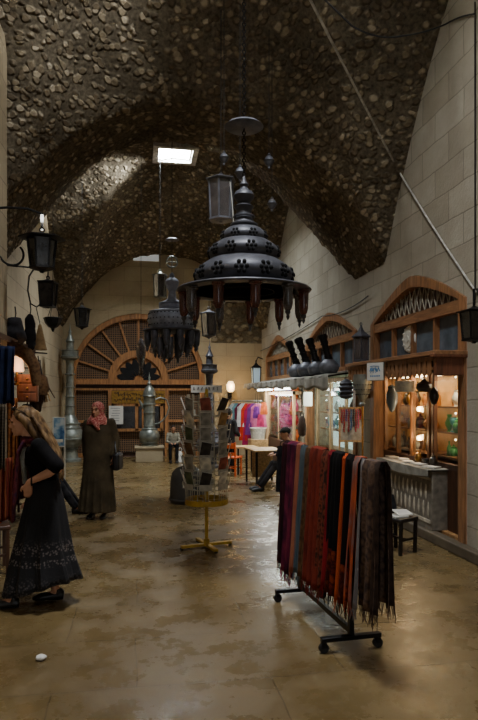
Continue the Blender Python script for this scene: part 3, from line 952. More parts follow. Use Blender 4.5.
# lanterns on the right wall
p = onX(474, 306, 3.18)
LE = lantern('wall_lantern', 'dark wall lantern cut off by the right edge, beside the nearest arch', p, .13, .36, 4, 'iron', 'gatepane', None, 1.3, .8, .12, .1, rot=PI / 4)
mb = MB(); mb.tube([(XR - p.x, 0, .16), (.15, 0, .18), (0, 0, .16), (0, 0, .02)], .012, 6); mb.tube([(XR - p.x, 0, -.05), (.2, 0, .04), (.15, 0, .18)], .01, 6); mb.build('bracket', 'iron', LE)
p = onX(256, 362, 3.2)
LF = lantern('wall_lantern', 'dark lantern with a glowing pane on the wall by the far shopfront', p, .16, .75, 4, 'iron', M.setdefault('coolpane', glow('lit lantern pane', (.75, .92, 1, 1), .1)), None, 1.2, .85, .2, .15, rot=PI / 4)
mb = MB(); mb.tube([(XR - p.x, 0, .1), (.1, 0, .14), (0, 0, .02)], .014, 6); mb.build('bracket', 'iron', LF)

# cables across the hall
def cable(label, pts, r, mat):
    mb = MB(); P = [Vector(q) for q in pts]; o = P[0].copy()
    mb.tube([q - o for q in P], r, 6)
    return solo('cable', mb, mat, label, 'cable', o)
def sag(a, b, s, n=16): return [Vector(a).lerp(Vector(b), i / n) - Vector((0, 0, s * 4 * (i / n) * (1 - i / n))) for i in range(n + 1)]
b = onX(397, 168, XR - .05); c = onX(476, 292, XR - .02)
a = pt(312, 0, 5.2)
def to_vault(b, a):
    d = (a - b).normalized(); q = a.copy()
    while q.z < vz(q.x, q.y) and q.y > -6: q += d * .03
    return q
a = to_vault(b, a)
cable('long pale cable slanting from the vault down across the right wall', sag(a, b, .03) + sag(b, c, .03)[1:], .012, 'rope')
a = pt(326, 0, 5.6); b = pt(352, 26, 5.7); c = pt(402, 36, 6.0); a = to_vault(b, a); d = onX(446, 24, XR - .02); e = onX(474, 14, XR - .02)
cable('thin black cable looping along the edge of the vault at upper right', sag(a, b, .03, 6) + sag(b, c, .05, 8)[1:] + sag(c, d, .02, 6)[1:] + sag(d, e, -.02, 6)[1:], .009, 'blackrope')
cable('black cable running straight down the right wall beside the nearest arch', [onX(475, y, XR - .015) for y in (2, 60, 130, 200, 262, 300)], .008, 'blackrope')
cable('thin black wire strung along the wall above the arched shopfronts', sag(onX(258, 352, XR - .03), onX(322, 316, XR - .03), .05) + sag(onX(322, 316, XR - .03), onX(368, 296, XR - .03), .08)[1:], .009, 'blackrope')
# ------------------------------------------------------------------ tall metal vessels by the gate
# giant coffee pot on a stone block
b0 = onZ(150, 461); k = (b0 - Vector((0, 0, 0))).length
ps = 16.1 / F
ped = MB()
ped.box((0, 0, .2), (.72, .6, .4)); ped.box((0, 0, .385), (.78, .66, .05)); 
bx = onY(149.5, 461, 16.0)
solo('pedestal', ped, 'ashlar_left', 'low square stone block under the giant coffee pot', 'pedestal', (bx.x, 16.3, 0), bevel=.01, smooth=False)
pot = thing('coffee_pot', 'giant pewter coffee pot with curved handle standing on a stone block', 'coffee pot', (bx.x, 16.3, .41))
mb = MB()
mb.lathe([(.3, 0), (.31, .04), (.26, .07), (.36, .16), (.385, .26), (.36, .36), (.27, .45), (.2, .5), (.22, .53), (.195, .57), (.2, .8), (.215, 1.1), (.21, 1.3), (.25, 1.34), (.22, 1.37)], 32, sx=.72, sy=.72)
for z, R in ((.1, .31), (.45, .28), (.9, .21), (1.12, .22)): mb.torus((0, 0, z), R * .72, .02, 32, 6)
mb.build('body', 'pewter', pot)
mb = MB(); mb.lathe([(.23, 1.36), (.22, 1.45), (.17, 1.54), (.1, 1.6), (.06, 1.63), (.085, 1.68), (.05, 1.72), (.03, 1.78), (.045, 1.83), (.02, 1.88), (0, 2.0)], 28, sx=.72, sy=.72); mb.build('lid', 'pewter', pot)
mb = MB(); mb.tube([(.14, 0, 1.24), (.3, 0, 1.3), (.46, 0, 1.24), (.53, 0, 1.04), (.48, 0, .84), (.36, 0, .68), (.24, 0, .6), (.14, 0, .58)], .022, 8); mb.build('handle', 'pewter', pot)
mb = MB(); mb.tube([(-.13, 0, 1.02), (-.2, 0, 1.1), (-.27, 0, 1.24)], [.06, .045, .02], 10); mb.build('spout', 'pewter', pot)
def minaret(label, px, py_base, Y, h, mat):
    b = onY(px, py_base, Y)
    t = thing('minaret_lamp', label, 'ornamental lamp', (b.x, Y, 0), 0)
    q = h / 3.75
    mb = MB(); mb.lathe([(.3 * q, 0), (.3 * q, .06 * q), (.22 * q, .1 * q), (.2 * q, .28 * q), (.24 * q, .32 * q), (.2 * q, .36 * q)], 28); mb.build('foot', mat, t)
    mb = MB(); mb.lathe([(.2 * q, .36 * q), (.34 * q, .5 * q), (.39 * q, .64 * q), (.37 * q, .78 * q), (.27 * q, .9 * q), (.26 * q, 1.0 * q), (.2 * q, 1.12 * q), (.13 * q, 1.25 * q)], 32)
    for z, R in ((.62, .39), (.9, .28), (1.02, .26)): mb.torus((0, 0, z * q), R * q, .025 * q, 32, 6)
    mb.build('bulb', mat, t)
    mb = MB(); mb.lathe([(.13 * q, 1.25 * q), (.105 * q, 1.9 * q), (.1 * q, 2.6 * q), (.12 * q, 2.75 * q)], 24)
    for z in (1.5, 1.75, 2.0, 2.35): mb.torus((0, 0, z * q), .12 * q, .022 * q, 24, 6)
    mb.build('shaft', mat, t)
    mb = MB(); mb.lathe([(.13 * q, 2.72 * q), (.24 * q, 2.78 * q), (.25 * q, 2.84 * q), (.22 * q, 2.86 * q), (.22 * q, 2.98 * q), (.24 * q, 3.0 * q), (.1 * q, 3.02 * q), (.09 * q, 3.2 * q), (.12 * q, 3.24 * q), (.07 * q, 3.34 * q), (.03 * q, 3.45 * q), (.045 * q, 3.5 * q), (.015 * q, 3.56 * q), (0, 3.75 * q)], 24); mb.build('finial', mat, t)
    return t
minaret('tall pewter minaret-shaped lamp standing left of the gate', 70, 458, 16.6, 3.72, 'pewter')
minaret('dark minaret-shaped lamp rising behind the postcard stand', 209.5, 465, 14.6, 3.15, 'gunmetal')

# ------------------------------------------------------------------ domed bollard
b = onZ(187, 502); bx_ = pt(187, 502, 9.9)
mb = MB(); mb.lathe([(.27, 0), (.285, .05), (.275, .3), (.265, .42), (.24, .5), (.18, .56), (.09, .595), (0, .605)], 32)
mb.torus((0, 0, .06), .285, .02, 32, 6)
solo('domed_bollard', mb, simple('dark worn stone', C(54, 50, 44), .6, scale=8), 'dark dome-topped bollard on the floor behind the postcard stand', 'bollard', (bx_.x, bx_.y, 0))

# ------------------------------------------------------------------ postcard stand
sx = onZ(206.5, 547); SL = sx.copy()
st = thing('postcard_stand', 'revolving wire postcard stand on a yellow cross foot', 'display stand', (SL.x, SL.y, 0), .25)
ts = ray(206, 547); tS = SL.x / ts.x; s = tS / F
ztop = CAMZ + (396 - 389) * s; zring = CAMZ + (396 - 500) * s
mb = MB()
for a in (0, PI / 2): mb.bar((-.31 * math.cos(a), -.31 * math.sin(a), .03), (.31 * math.cos(a), .31 * math.sin(a), .03), .05, .03)
mb.build('cross_foot', 'yellow', st, bevel=.004)
mb = MB(); mb.cyl((0, 0, .02), (0, 0, .1), .035); mb.cyl((0, 0, .05), (0, 0, ztop), .02); mb.build('pole', 'yellow', st)
for k in range(4):
    a = k * PI / 2
    mb = MB(); mb.cyl((.3 * math.cos(a), .3 * math.sin(a), 0), (.3 * math.cos(a), .3 * math.sin(a), .02), .02); mb.build('rubber_foot', 'rubber', st)
mb = MB(); RB = .245
mb.lathe([(RB, zring - .03), (RB + .005, zring - .03), (RB + .005, zring + .03), (RB, zring + .03), (RB, zring - .03)], 32)
for k in range(4): mb.bar((0, 0, zring), (RB * math.cos(k * PI / 2), RB * math.sin(k * PI / 2), zring), .02)
mb.build('base_ring', 'yellow', st)
mb = MB(); NC = 8
for k in range(NC * 2):
    a = 2 * PI * k / (NC * 2)
    mb.cyl((RB * math.cos(a), RB * math.sin(a), zring), (RB * .9 * math.cos(a), RB * .9 * math.sin(a), ztop - .06), .004, n=5)
NT = 6; tz0, tz1 = zring + .2, ztop - .1
for r_ in range(NT + 1):
    z = tz0 + (tz1 - tz0) * r_ / NT
    mb.torus((0, 0, z - .05), RB * .97, .004, 32, 5)
for k in range(NC * 3):
    a = 2 * PI * k / (NC * 3); mb.cyl((RB * math.cos(a), RB * math.sin(a), zring), (RB * math.cos(a), RB * math.sin(a), zring + .2), .003, n=5)
mb.torus((0, 0, zring + .2), RB, .005, 32, 5)
mb.build('wire_frame', 'wire', st)
# pockets holding the cards
TIERN = ['lowest', 'second lowest', 'third lowest', 'third highest', 'second highest', 'top']
pock = []
M['clearpocket'] = simple('pale acrylic pocket', C(176, 170, 156), .3, 0, 20, .2, .1)
cards = []
for r_ in range(NT):
    for k in range(NC):
        a = 2 * PI * (k + .5) / NC
        z = tz0 + (tz1 - tz0) * (r_ + .5) / NT
        R_ = .27
        cards.append((r_, k, a, Vector((R_ * math.cos(a), R_ * math.sin(a), z))))
        ca = Vector((math.cos(a), math.sin(a), 0)); sa = Vector((-math.sin(a), math.cos(a), 0))
        c0 = ca * (R_ - .03) + Vector((0, 0, z - .09))
        if not pock:
            pk = MB(); pk.add([(.036, -.075, .03), (.036, .075, .03), (.03, .075, -.035), (.03, -.075, -.035), (-.02, .075, -.035), (-.02, -.075, -.035)], [(0, 1, 2, 3), (3, 2, 4, 5)])
            po = pk.build('card_pocket', 'clearpocket', st, smooth=False, solid=.004)
        else:
            po = pock[0].copy(); COL.objects.link(po)
        po.parent = st; po.location = c0; po.rotation_euler = (0, 0, a); pock.append(po)
hd = MB(); hd.box((0, 0, ztop + .0), (.36, .015, .085)); h_ = hd.build('header_sign', 'paper', st)
h_.rotation_euler = (0, 0, -.25)
h_['label'] = 'pale header strip with grey lettering'
mb = MB(); rnd = random.Random(3)
for i in range(7):
    x = -.14 + i * .043
    for q in range(3): mb.bar((x + rnd.uniform(-.014, .014), -.01, ztop - .02 + rnd.random() * .01), (x + rnd.uniform(-.014, .014), -.01, ztop + .022), .006, .003, ref=(0, 1, 0))
mb.build('lettering', simple('grey lettering', C(118, 112, 108), .8), h_)
cardcols = [('grey', C(150, 146, 136)), ('reddish', C(150, 84, 70)), ('brown', C(112, 84, 60)), ('pale', C(214, 206, 186)), ('dark', C(66, 60, 56)), ('tan', C(160, 124, 78)), ('greenish', C(92, 100, 74))]
cm = [cloth('%s postcard print' % n, [sc(c, .5), c, sc(c, 1.5)], 'voro', 14, .35) for n, c in cardcols]
mb = MB(); mb.box((0, 0, 0), (.004, .115, .165)); mb.box((-.004, 0, 0), (.003, .122, .172), m=1)
card0 = mb.build('postcard', [cm[0], M['paper']], None, smooth=False)
rnd = random.Random(11)
def vis_side(a):
    dv = Vector((math.cos(a + .25), math.sin(a + .25), 0))
    return None if dv.dot(Vector((SL.x, SL.y, 0)).normalized()) > .35 else dv.dot(Vector((CY, -SY, 0)))
vis = [q for q in (vis_side(2 * PI * (k + .5) / NC) for k in range(NC)) if q is not None]
first = True
for r_, k, a, c in cards:
    wa = a + .25
    dirv = Vector((math.cos(wa), math.sin(wa), 0))
    if dirv.dot(Vector((SL.x, SL.y, 0)).normalized()) > .35: continue        # far side, nothing shows
    side = dirv.dot(Vector((CY, -SY, 0)))
    posn = ['first', 'second', 'third', 'fourth', 'fifth', 'sixth'][sum(1 for q in vis if q < side - 1e-6)] + ' column from the left'
    ci = rnd.randrange(len(cm))
    W = Vector((SL.x, SL.y, 0)) + Vector((dirv.x * c.xy.length, dirv.y * c.xy.length, c.z))
    o = card0 if first else clone(card0, W)
    first = False
    o.location = W
    o.rotation_euler = (rnd.uniform(-.34, .34), rnd.uniform(.16, .4), wa)
    o.material_slots[0].link = 'OBJECT'; o.material_slots[0].material = cm[ci]
    tag(o, '%s postcard in the %s tier of the stand, %s' % (cardcols[ci][0], TIERN[r_], posn), 'postcard', 'postcards in the revolving stand')

# ------------------------------------------------------------------ scarf rack
pf = onZ(351, 650); pb = onZ(300, 600)
d_ = Vector((pf.x - pb.x, pf.y - pb.y, 0)); d_.normalize()          # towards the camera along the rail
ra = math.atan2(d_.y, d_.x)
mid = (pf + pb) / 2
rack = thing('clothes_rack', 'black steel garment rack on castors holding the scarves', 'clothes rack', (mid.x, mid.y, 0), ra)
hl = (pf - pb).length / 2
H = 1.325
# rail extents in local x
def rail_x(px):
    d = ray(px, 0); n = Vector((-d_.y, d_.x)); o = Vector((mid.x, mid.y))
    t = (o.dot(n)) / (d.x * n.x + d.y * n.y)
    return (Vector((d.x, d.y)) * t - o).dot(Vector((d_.x, d_.y)))
xa, xb = rail_x(287), rail_x(380)
mb = MB()
for sgn in (-1, 1): mb.box((sgn * hl, 0, .105 + (H - .105) / 2), (.035, .035, H - .105))
mb.build('post', 'blacksteel', rack, bevel=.003)
for sgn in (-1, 1):
    mb = MB(); mb.box((sgn * hl, 0, .09), (.045, .44, .03)); ft = mb.build('foot_bar', 'blacksteel', rack, bevel=.003)
    for yy in (-.2, .2):
        mb = MB(); mb.cyl((sgn * hl - .014, yy, .034), (sgn * hl + .014, yy, .034), .034, n=18); mb.cyl((sgn * hl, yy, .05), (sgn * hl, yy, .085), .009, m=1)
        mb.box((sgn * hl, yy, .055), (.044, .03, .035), m=1)
        mb.build('castor', ['rubber', 'blacksteel'], ft)
mb = MB(); mb.box((0, 0, .135), (2 * hl, .03, .04)); mb.build('cross_bar', 'blacksteel', rack)
mb = MB(); mb.cyl((xa - .02, 0, H), (xb + .02, 0, H), .016, n=12); mb.build('top_rail', 'blacksteel', rack)
SC = [  # left px, right px, front drop, colours, pattern, words
    (286.5, 290.5, 1.12, [C(40, 18, 24), C(66, 26, 34)], 'noise', 'dark maroon scarf with long fringe at the far end of the rack'),
    (290.5, 300, 1.16, [C(132, 44, 70), C(96, 30, 56), C(38, 22, 40)], 'noise', 'magenta and violet scarf, second from the far end of the rack'),
    (300, 304, 1.1, [C(178, 110, 84), C(150, 84, 66)], 'noise', 'narrow salmon pink scarf beside the violet one'),
    (304, 309.5, 1.08, [C(78, 92, 102), C(96, 108, 112)], 'noise', 'grey blue scarf between salmon and brown scarves'),
    (309.5, 314.5, 1.08, [C(74, 50, 34), C(110, 78, 50)], 'voro', 'narrow brown patterned scarf left of the rust red one'),
    (314.5, 326, 1.08, [C(118, 44, 33), C(138, 54, 38), C(98, 36, 28)], 'noise', 'broad rust red scarf in the middle of the rack'),
    (326, 331.5, 1.06, [C(70, 34, 26), C(140, 70, 50), C(60, 40, 30)], 'voro', 'brown and red paisley scarf right of the rust red one'),
    (331.5, 336, 1.0, [C(150, 30, 36), C(112, 22, 28)], 'noise', 'narrow crimson scarf left of the first black scarf'),
    (336, 345.5, .7, [C(13, 11, 12), C(22, 19, 19)], 'noise', 'first black scarf, between crimson and bright orange scarves'),
    (345.5, 349.5, 1.02, [C(208, 92, 44), C(186, 74, 36)], 'noise', 'narrow bright orange scarf between the two black scarves'),
    (349.5, 358.5, .74, [C(16, 11, 10), C(26, 18, 16)], 'noise', 'second black scarf, right of the bright orange strip'),
    (358.5, 364, .98, [C(206, 96, 56), C(160, 84, 66), C(140, 120, 112)], 'noise', 'orange and coral scarf left of the brown paisley shawl'),
    (364, 368, .98, [C(116, 110, 112), C(150, 142, 140)], 'noise', 'narrow grey scarf against the brown paisley shawl'),
    (368, 381, .96, [C(82, 64, 54), C(122, 98, 82), C(72, 58, 56)], 'voro', 'wide brown paisley shawl at the near end of the rack'),
]
def make_scarf(i, x0, x1, drop, cols, kind, label, border=None):
    rng = random.Random(i * 3 + 1)
    w = x1 - x0 + .004
    t = thing('scarf', label, 'scarf', tuple(rack_M @ Vector(((x0 + x1) / 2, 0, H))), ra, 'scarves hung on the rack')
    mt = cloth('scarf cloth %d' % i, cols, kind, 9 if kind == 'noise' else 22, .9, (1, 1, .45) if kind == 'noise' else (1, 1, 1))
    drop -= .035
    drop2 = drop * rng.uniform(.9, 1.0)
    r0 = .022 + .004 * (i % 3)
    ph, fr = rng.uniform(0, 6), rng.uniform(14, 24)
    L = drop + PI * r0 + drop2
    def fn(u, v):
        s_ = v * L
        x = -w / 2 + u * w
        if s_ < drop: y, z, q = -1, -(drop - s_), (drop - s_) / drop
        elif s_ < drop + PI * r0:
            a = (s_ - drop) / r0; return Vector((x, -r0 * math.cos(a), r0 * math.sin(a)))
        else: y, z, q = 1, -(s_ - drop - PI * r0), (s_ - drop - PI * r0) / drop2
        wav = math.sin(u * w * fr * 4 + ph + q) * (.004 + .012 * q) + math.sin(u * w * 60 + ph * 2) * .003
        flare = (.055 if i < 13 else .022) * q + .008
        x = -w / 2 * (1 + .10 * q) + u * w * (1 + .2 * q) + .008 * math.sin(z * 7 + ph) * q
        return Vector((x, y * (r0 + flare * (1 if y < 0 else .8)) + wav, z))
    mb = MB(); nv = 44; mb.sheet(fn, 16, nv)
    if border:
        for k in range(len(mb.m)):
            v = (k // 16 + .5) / nv * L
            if v < border or v > L - border: mb.m[k] = 1
    mats = [mt] + ([cloth('scarf border %d' % i, [C(120, 40, 24), C(60, 20, 18), C(150, 62, 30)], 'noise', 14)] if border else [])
    mb.build('cloth', mats, t, solid=.004)
    fm = MB(); n = max(8, int(w / .009))
    for v0, sg in ((0, -1), (1, 1)):
        for k in range(n):
            q = fn((k + .5) / n, v0); l = rng.uniform(.05, .1)
            dx = rng.uniform(-.012, .012)
            fm.tube([q, q + Vector((dx, rng.uniform(-.008, .008), -l * .5)), q + Vector((dx * 1.4, rng.uniform(-.012, .012), -l))], [.003, .0028, .0015], 4)
    fm.build('fringe', mt, t)['kind'] = 'stuff'
    return t
rack_M = Matrix.Translation((mid.x, mid.y, 0)) @ Matrix.Rotation(ra, 4, 'Z')
for i, (a, b, dr, cols, kind, lab) in enumerate(SC):
    if cols[0] == C(13, 11, 12): make_scarf(i, rail_x(a), rail_x(b), 1.02, cols, kind, lab, .3)
    elif cols[0] == C(16, 11, 10): make_scarf(i, rail_x(a), rail_x(b), 1.02, cols, kind, lab, .26)
    else: make_scarf(i, rail_x(a), rail_x(b), dr, cols, kind, lab)
# second darker shawl folded over the near end
make_scarf(20, rail_x(381), rail_x(384), .95, [C(44, 34, 30), C(74, 58, 50)], 'voro', 'dark shawl edge hanging outermost at the near end of the rack')
# dark coat hooked on the far end of the rail, with a tassel
q = pt(284, 448, (mid - d_ * (hl + .1)).length / 1.0)
cp = rack_M @ Vector((xa - .07, -.02, H - .02))
coat = thing('hanging_coat', 'dark coat with a tassel hung from the far end of the scarf rack', 'coat', cp, ra)
mb = MB(); nseg = 18
def cf(u, v):
    a = u * 2 * PI; wv = 1 + .1 * math.sin(a * 5 + v * 3)
    return Vector((.05 * math.cos(a) * wv - .01 * v, (.045 + .035 * v ** .7) * math.sin(a) * wv + .02 * v, -.02 - .42 * v))
mb.sheet(cf, nseg, 14); mb.build('coat_cloth', 'darkcloth', coat)
mb = MB(); mb.torus((.02, 0, .0), .03, .004, 14, 5, axis='X'); mb.build('hook', 'blacksteel', coat)
mb = MB(); mb.cyl((-.03, .05, -.4), (-.04, .06, -.5), .005); mb.ball((-.04, .06, -.525), (.022, .022, .03)); mb.lathe([(.018, -.54), (.03, -.6)], 10, (-.04, .06, 0)); mb.build('tassel', 'brass', coat)
# ------------------------------------------------------------------ litter
p = onZ(41, 660)
mb = MB(); mb.ball((0, 0, .018), (.035, .028, .02), 10, 7)
for k in range(5): mb.ball((.022 * math.cos(k * 1.3), .02 * math.sin(k * 1.3), .018), (.018, .016, .014), 7, 5)
tag(link_mesh('crumpled_paper', remesh(mb, .006, 1), 'paper', None, True, 0, 0, (p.x, p.y, 0)), 'small crumpled white paper lying alone on the bare floor', 'litter')
p = onZ(205, 510)
mb = MB()
# ------------------------------------------------------------------ people
# local frame: the person looks towards -Y, their left is +X, feet at z = 0
V = Vector
def head_mesh(mb, c, yaw=0, pitch=0, s=1.0):
    """skull, face, nose, lips, chin and ears round centre c (centre of the skull)"""
    R = Matrix.Rotation(yaw, 3, 'Z') @ Matrix.Rotation(pitch, 3, 'X')
    def P(x, y, z): return V(c) + R @ V((x, y, z)) * s
    def B(p, r, n=14, k=10): mb.ball(P(*p), tuple(q * s for q in r), n, k, R=R)
    B((0, .012, .03), (.076, .094, .085))
    B((0, -.02, -.03), (.062, .07, .088))
    B((0, -.045, -.085), (.04, .04, .035))
    B((0, -.075, -.102), (.018, .016, .015))            # chin
    B((0, -.082, .022), (.05, .018, .014))              # brow
    mb.tube([P(0, -.084, .012), P(0, -.104, -.022), P(0, -.108, -.036)], [.009 * s, .012 * s, .014 * s], 8)   # nose
    for q in (-1, 1):
        B((q * .012, -.096, -.038), (.009, .01, .008), 8, 6)
        B((q * .04, -.062, -.02), (.02, .02, .018), 10, 8)    # cheekbone
        B((q * .077, .01, -.005), (.011, .022, .032), 10, 8)  # ear
    B((0, -.086, -.064), (.022, .012, .006), 10, 6); B((0, -.085, -.074), (.019, .011, .006), 10, 6)
    return P, R
def face_parts(P, s, parent, R):
    for q in (-1, 1):
        mb = MB(); mb.ball(P(q * .03, -.079, .004), (.011 * s, .007 * s, .007 * s), 10, 6, R=R); mb.build('eye', 'eye', parent)
        mb = MB(); mb.tube([P(q * .012, -.094, .026), P(q * .03, -.097, .031), P(q * .048, -.086, .024)], [.003 * s, .005 * s, .003 * s], 6); mb.build('eyebrow', 'darkhair', parent)
    mb = MB(); mb.ball(P(0, -.0945, -.069), (.02 * s, .006 * s, .007 * s), 10, 6, R=R); mb.build('mouth', simple('lips', C(150, 76, 70), .5), parent)
def hand(mb, w, d, palm, thumb, s=1.0, curl=.5):
    """palm and five bent fingers: w wrist, d pointing direction, palm normal, thumb side"""
    d, palm, thumb = V(d).normalized(), V(palm).normalized(), V(thumb).normalized()
    w = V(w)
    mb.tube([w - d * .02 * s, w + d * .02 * s, w + d * .06 * s, w + d * .085 * s], [(.024 * s, .02 * s), (.033 * s, .017 * s), (.04 * s, .015 * s), (.038 * s, .012 * s)], 10, ref=thumb)
    for k, (o, l) in enumerate(((.029, .075), (.01, .085), (-.01, .078), (-.028, .06))):
        p0 = w + d * .078 * s + thumb * o * s
        e1 = (d + palm * curl * .35).normalized(); e2 = (d + palm * curl * 1.1).normalized(); e3 = (d * .6 + palm * curl * 1.8).normalized()
        p1 = p0 + e1 * l * .45 * s; p2 = p1 + e2 * l * .32 * s; p3 = p2 + e3 * l * .26 * s
        mb.tube([p0 - d * .02 * s, p0, p1, p2, p3], [.0095 * s, .0095 * s, .0088 * s, .008 * s, .0066 * s], 8)
    q0 = w + d * .025 * s + thumb * .026 * s
    q1 = q0 + (d * .6 + thumb * .8).normalized() * .04 * s; q2 = q1 + (d + thumb * .25 + palm * .4).normalized() * .03 * s; q3 = q2 + (d + palm * .5).normalized() * .022 * s
    mb.tube([q0 - d * .01, q0, q1, q2, q3], [.013 * s, .0125 * s, .011 * s, .01 * s, .0075 * s], 8)
def limb(mb, pts, r, n=12):
    P = [V(p) for p in pts]; mb.tube(P, r, n)
    for p, q in zip(P, r): mb.ball(p, q, 10, 8)
def shoe_mesh(toe, heel, h=.07, w=.045):
    toe, heel = V(toe), V(heel); d = toe - heel
    mb = MB()
    pts = [heel + V((0, 0, .04)), heel + d * .15 + V((0, 0, .045)), heel + d * .45 + V((0, 0, .04)), heel + d * .75 + V((0, 0, .034)), heel + d * 1.0 + V((0, 0, .024))]
    mb.tube(pts, [(.038, .03), (.045, .036), (.037, .04), (.032, .046), (.016, .028)], 14, ref=(0, 0, 1))
    mb.tube([heel + d * .18 + V((0, 0, .05)), heel + d * .16 + V((0, 0, h + .03))], [.036, .036], 12)
    return remesh(mb, .009, 3)
def torso(mb, rows):
    """rows: (centre, half width x, half depth y)"""
    mb.tube([V(c) for c, _, _ in rows], [(w, d) for _, w, d in rows], 22, ref=(1, 0, 0))

# --- woman in the black skirt, at the left --------------------------
wt = 5.05
w0 = pt(42, 0, wt)
W1 = thing('person', 'fair-haired woman in black top and long dark skirt, hand on hip', 'person', (w0.x, w0.y, 0), -PI / 2)
hc = V((0, -.16, 1.54))
mb = MB()
P, R = head_mesh(mb, hc, .12, .16, .98)
limb(mb, [(0, -.05, 1.33), (0, -.09, 1.39), (0, -.125, 1.46)], [.062, .053, .052])
torso(mb, [((0, .02, .86), .14, .1), ((0, .02, .98), .15, .1), ((0, .0, 1.1), .125, .085), ((0, -.02, 1.22), .14, .1), ((0, -.03, 1.31), .15, .09), ((0, -.04, 1.37), .09, .06)])
shL, shR = V((.165, -.0, 1.335)), V((-.165, -.06, 1.335))
elL, elR = V((.235, .165, 1.165)), V((-.235, -.03, 1.08))
wrL, wrR = V((.185, -.06, 1.06)), V((-.2, -.13, .86))
limb(mb, [shL, shL.lerp(elL, .5), elL, elL.lerp(wrL, .35), wrL], [.053, .046, .038, .038, .026])
limb(mb, [shR, shR.lerp(elR, .5), elR, elR.lerp(wrR, .35), wrR], [.053, .046, .038, .038, .026])
hand(mb, wrL + V((-.008, -.015, -.012)), (-.25, -.12, -.9), (-.9, .2, .1), (0, -1, 0), .95, .5)
hand(mb, wrR, (.05, -.25, -.95), (1, .1, 0), (0, -1, -.2), .95, .6)
anL, anR = V((.07, -.24, .085)), V((-.08, .1, .085))
limb(mb, [(.09, .02, .88), (.09, -.11, .48), anL], [.085, .055, .036]); limb(mb, [(-.09, .02, .88), (-.09, .04, .48), anR], [.085, .055, .036])
for a in (anL, anR): mb.tube([a + V((0, .03, -.03)), a + V((0, -.06, -.045)), a + V((0, -.14, -.055))], [.035, .036, .028], 10)
bd = link_mesh('body', remesh(mb, .0075, 3, .4), 'skin', W1)
face_parts(P, .98, W1, R)
for a, nme in ((anL, 'shoe'), (anR, 'shoe')):
    link_mesh('shoe', shoe_mesh(a + V((0, -.19, -.085)), a + V((0, .07, -.085))), 'shoe', W1)
mb = MB()
torso(mb, [((0, .02, 1.0), .155, .115), ((0, .01, 1.1), .142, .105), ((0, -.02, 1.22), .16, .118), ((0, -.025, 1.29), .175, .108), ((0, -.022, 1.33), .168, .09)])
for sh, el in ((shL, elL), (shR, elR)):
    limb(mb, [sh + V((0, 0, .006)), sh.lerp(el, .5), sh.lerp(el, .88)], [.07, .067, .066])
link_mesh('black_top', remesh(mb, .011, 3), 'blackcloth', W1)
mb = MB(); mb.tube([(0, -.135, 1.02), (0, -.145, 1.15), (0, -.15, 1.24), (0, -.13, 1.32)], [(.05, .02), (.06, .022), (.07, .025), (.05, .02)], 12, ref=(1, 0, 0)); mb.build('undershirt', 'whitecloth', W1)
def skirt_mat():
    m, nt, b = newmat('black skirt with pale printed bands')
    tc = nn(nt, 'ShaderNodeTexCoord'); sp = nn(nt, 'ShaderNodeSeparateXYZ'); nt.links.new(tc.outputs['Object'], sp.inputs[0])
    band = ramp(nt, sp.outputs['Z'], [(0, (.25,) * 3 + (1,)), (.22, (.35,) * 3 + (1,)), (.30, (.0,) * 3 + (1,)), (.36, (.0,) * 3 + (1,)), (.37, (.8,) * 3 + (1,)), (.415, (.8,) * 3 + (1,)), (.42, (0, 0, 0, 1)), (.45, (0, 0, 0, 1)), (.455, (.9,) * 3 + (1,)), (.52, (.7,) * 3 + (1,)), (.56, (.1,) * 3 + (1,)), (.6, (0, 0, 0, 1))])
    v = nn(nt, 'ShaderNodeTexVoronoi'); v.inputs['Scale'].default_value = 48
    nt.links.new(tc.outputs['Object'], v.inputs['Vector'])
    dots = ramp(nt, v.outputs['Distance'], [(.25, (1, 1, 1, 1)), (.5, (0, 0, 0, 1))])
    k = nn(nt, 'ShaderNodeMath', operation='MULTIPLY'); nt.links.new(band.outputs[0], k.inputs[0]); nt.links.new(dots.outputs[0], k.inputs[1])
    nt.links.new(mixc(nt, k.outputs[0], C(17, 15, 17), C(112, 102, 98)), b.inputs['Base Color'])
    b.inputs['Roughness'].default_value = .9
    bump(nt, v.outputs['Distance'], b, .2, .005)
    return m
M['skirt'] = skirt_mat()
def skirt_fn(rows, nf, amp):
    def fn(u, v):
        a = 2 * PI * u; k = v * (len(rows) - 1); i = min(int(k), len(rows) - 2); f = k - i
        q = [rows[i][j] + (rows[i + 1][j] - rows[i][j]) * f for j in range(5)]
        w = 1 + amp * (1 - v) * math.sin(a * nf + 1.3 * math.sin(2 * a) + 2 * v) + amp * .5 * (1 - v) * math.sin(a * (nf * 2 + 1))
        return V((q[0] + q[3] * math.cos(a) * w, q[1] + q[4] * math.sin(a) * w, q[2] + .025 * (1 - v) * math.sin(2 * a + .6) + .045 * (1 - v) * math.sin(a)))
    return fn
mb = MB()
mb.sheet(skirt_fn([(0, .01, .17, .262, .305), (0, .0, .4, .225, .25), (0, .01, .65, .2, .2), (0, .02, .85, .175, .16), (0, .02, 1.0, .155, .125), (0, .02, 1.05, .142, .115)], 9, .075), 72, 24)
mb.build('skirt', 'skirt', W1, solid=.006)
